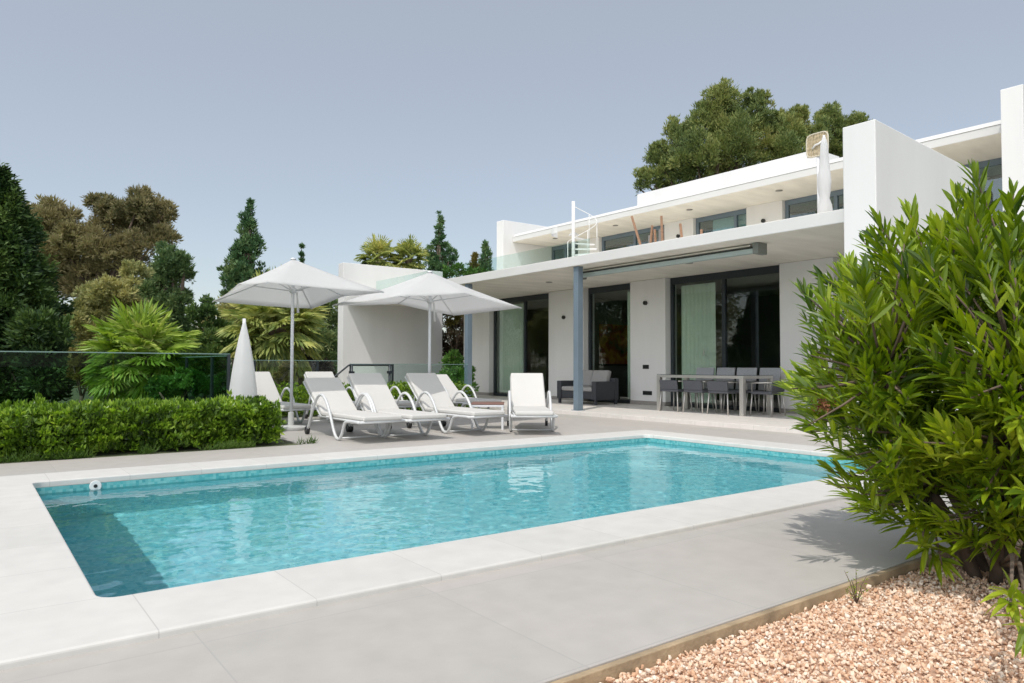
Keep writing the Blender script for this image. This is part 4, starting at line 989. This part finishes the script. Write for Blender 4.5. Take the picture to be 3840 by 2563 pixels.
while cnt < 1300:
    d_ = rand_dir(1)[0]
    if d_[2] < -.85: continue
    k = random.uniform(.72, 1.05) * (1 + .13 * noise.noise(Vector(d_) * 2.2)) if cnt < 760 else random.uniform(.35, .75)
    e_ = Cc + d_ * Rr * k * np.array([1 - .05 * max(0, -d_[2]), 1 - .05 * max(0, -d_[2]), 1])
    if e_[2] < .06: continue
    e_ = Vector(e_); st0 = min(trunks, key=lambda q: (q - e_).length + .3 * max(0, q.z - e_.z))
    if (e_ - st0).length < .1: continue
    mid = st0.lerp(e_, .55) + Vector((0, 0, .05 * d_[2]))
    stem.tube([st0, mid, e_], [.008, .006, .0035], 5)
    p0 = mid if (e_ - mid).length > .2 else st0
    dr = (e_ - p0).normalized() * .75 + Vector((0, 0, .55)); dr.normalize()
    stemleaves(e_ - dr * min(.4, (e_ - p0).length), e_, random.randint(6, 9), random.uniform(.13, .175)); cnt += 1
# a low shoot reaching toward the camera at the frame edge
for q in ((3790, 2270, 2.35), (3880, 2400, 2.1), (3830, 1560, 2.7), (3860, 1850, 2.6)):
    e_ = EYE + (c_f + c_r * ((q[0] - CX) / F_PX) - c_u * ((q[1] - CY - SH) / F_PX)) * q[2]
    st0 = OB + Vector((-.1, -.1, max(.2, e_.z - .1))); stem.tube([OB + Vector((0, 0, .1)), st0.lerp(e_, .4) + Vector((0, 0, .06)), e_], [.012, .009, .004], 6)
    stemleaves(st0.lerp(e_, .5), e_, 7, .14)
stem.build('stems', bark, ole)
leaves('leaves', lm_ole, ole, np.array(Cs), np.array(Ds), np.array(Ls), np.array(Ws), fold=.22, seg=3, droop=.16)
fl = [np.array(px(u, v, 1, 2.05)) for u, v in ((3085, 1525),)]
C = np.concatenate([f_ + rng.normal(size=(140, 3)) * .020 for f_ in fl]); D = rand_dir(len(C)) + np.array([0, 0, .4])
leaves('dried_flowers', leafmat('dried_flower', [(.12, .05, .03), (.25, .10, .05), (.32, .16, .08)], .2, .7, 5), ole, C, D, .022, .009)
# little weed in the gravel
wb = px(3212, 2265, 2, -.045); wd = thing('weed', 'thin spindly weed growing from the gravel beside the bush', 'plant', tuple(wb))
b_ = MB(); Cs, Ds = [], []
for i in range(7):
    a = i * 2.4; tp = wb + Vector((.05 * math.cos(a) * (i > 0), .05 * math.sin(a) * (i > 0), .16 if i == 0 else .05 + .015 * i)); md = wb.lerp(tp, .5) + Vector((0, 0, .02))
    b_.tube([wb, md, tp], [.0022, .0018, .001], 5)
    for k in range(10): Cs.append(wb.lerp(tp, .3 + .07 * k)); Ds.append((random.gauss(0, 1), random.gauss(0, 1), .6))
b_.build('stalks', bark, wd)
leaves('leaves', lm_ole, wd, np.array(Cs), np.array(Ds), .018, .005)

# more garden trees along the boundary to the left of the pool (mirrored in the glass doors)
for i, (x, y) in enumerate(((-6.5, 19.5), (-7.5, 23), (-6, 26.5), (-7.5, 30), (-6.5, 33.5), (-7.5, 37), (-6.5, 41), (-7.5, 45), (-6.5, 49))):
    q = Vector((x, y, 0)); dp = (q - EYE).dot(c_f)
    t = thing('garden_tree', 'leafy green tree of the row along the left garden boundary', 'tree', (x, y, GZ), 'trees along the left garden boundary')
    B = [((x + random.uniform(-1, 1), y + random.uniform(-1, 1), random.uniform(.8, 9.5)), (1.5, 1.5, 1.5)) for k in range(16)]
    limb(t, 'trunk', (x, y, GZ), [b_[0] for b_ in B], .18)
    C, D = blob_points(B, 11000, .2, 40, .4); leaves('crown', k_[i % 4], t, C, D, .2 * (.6 + .8 * rng.random(len(C))), .09)
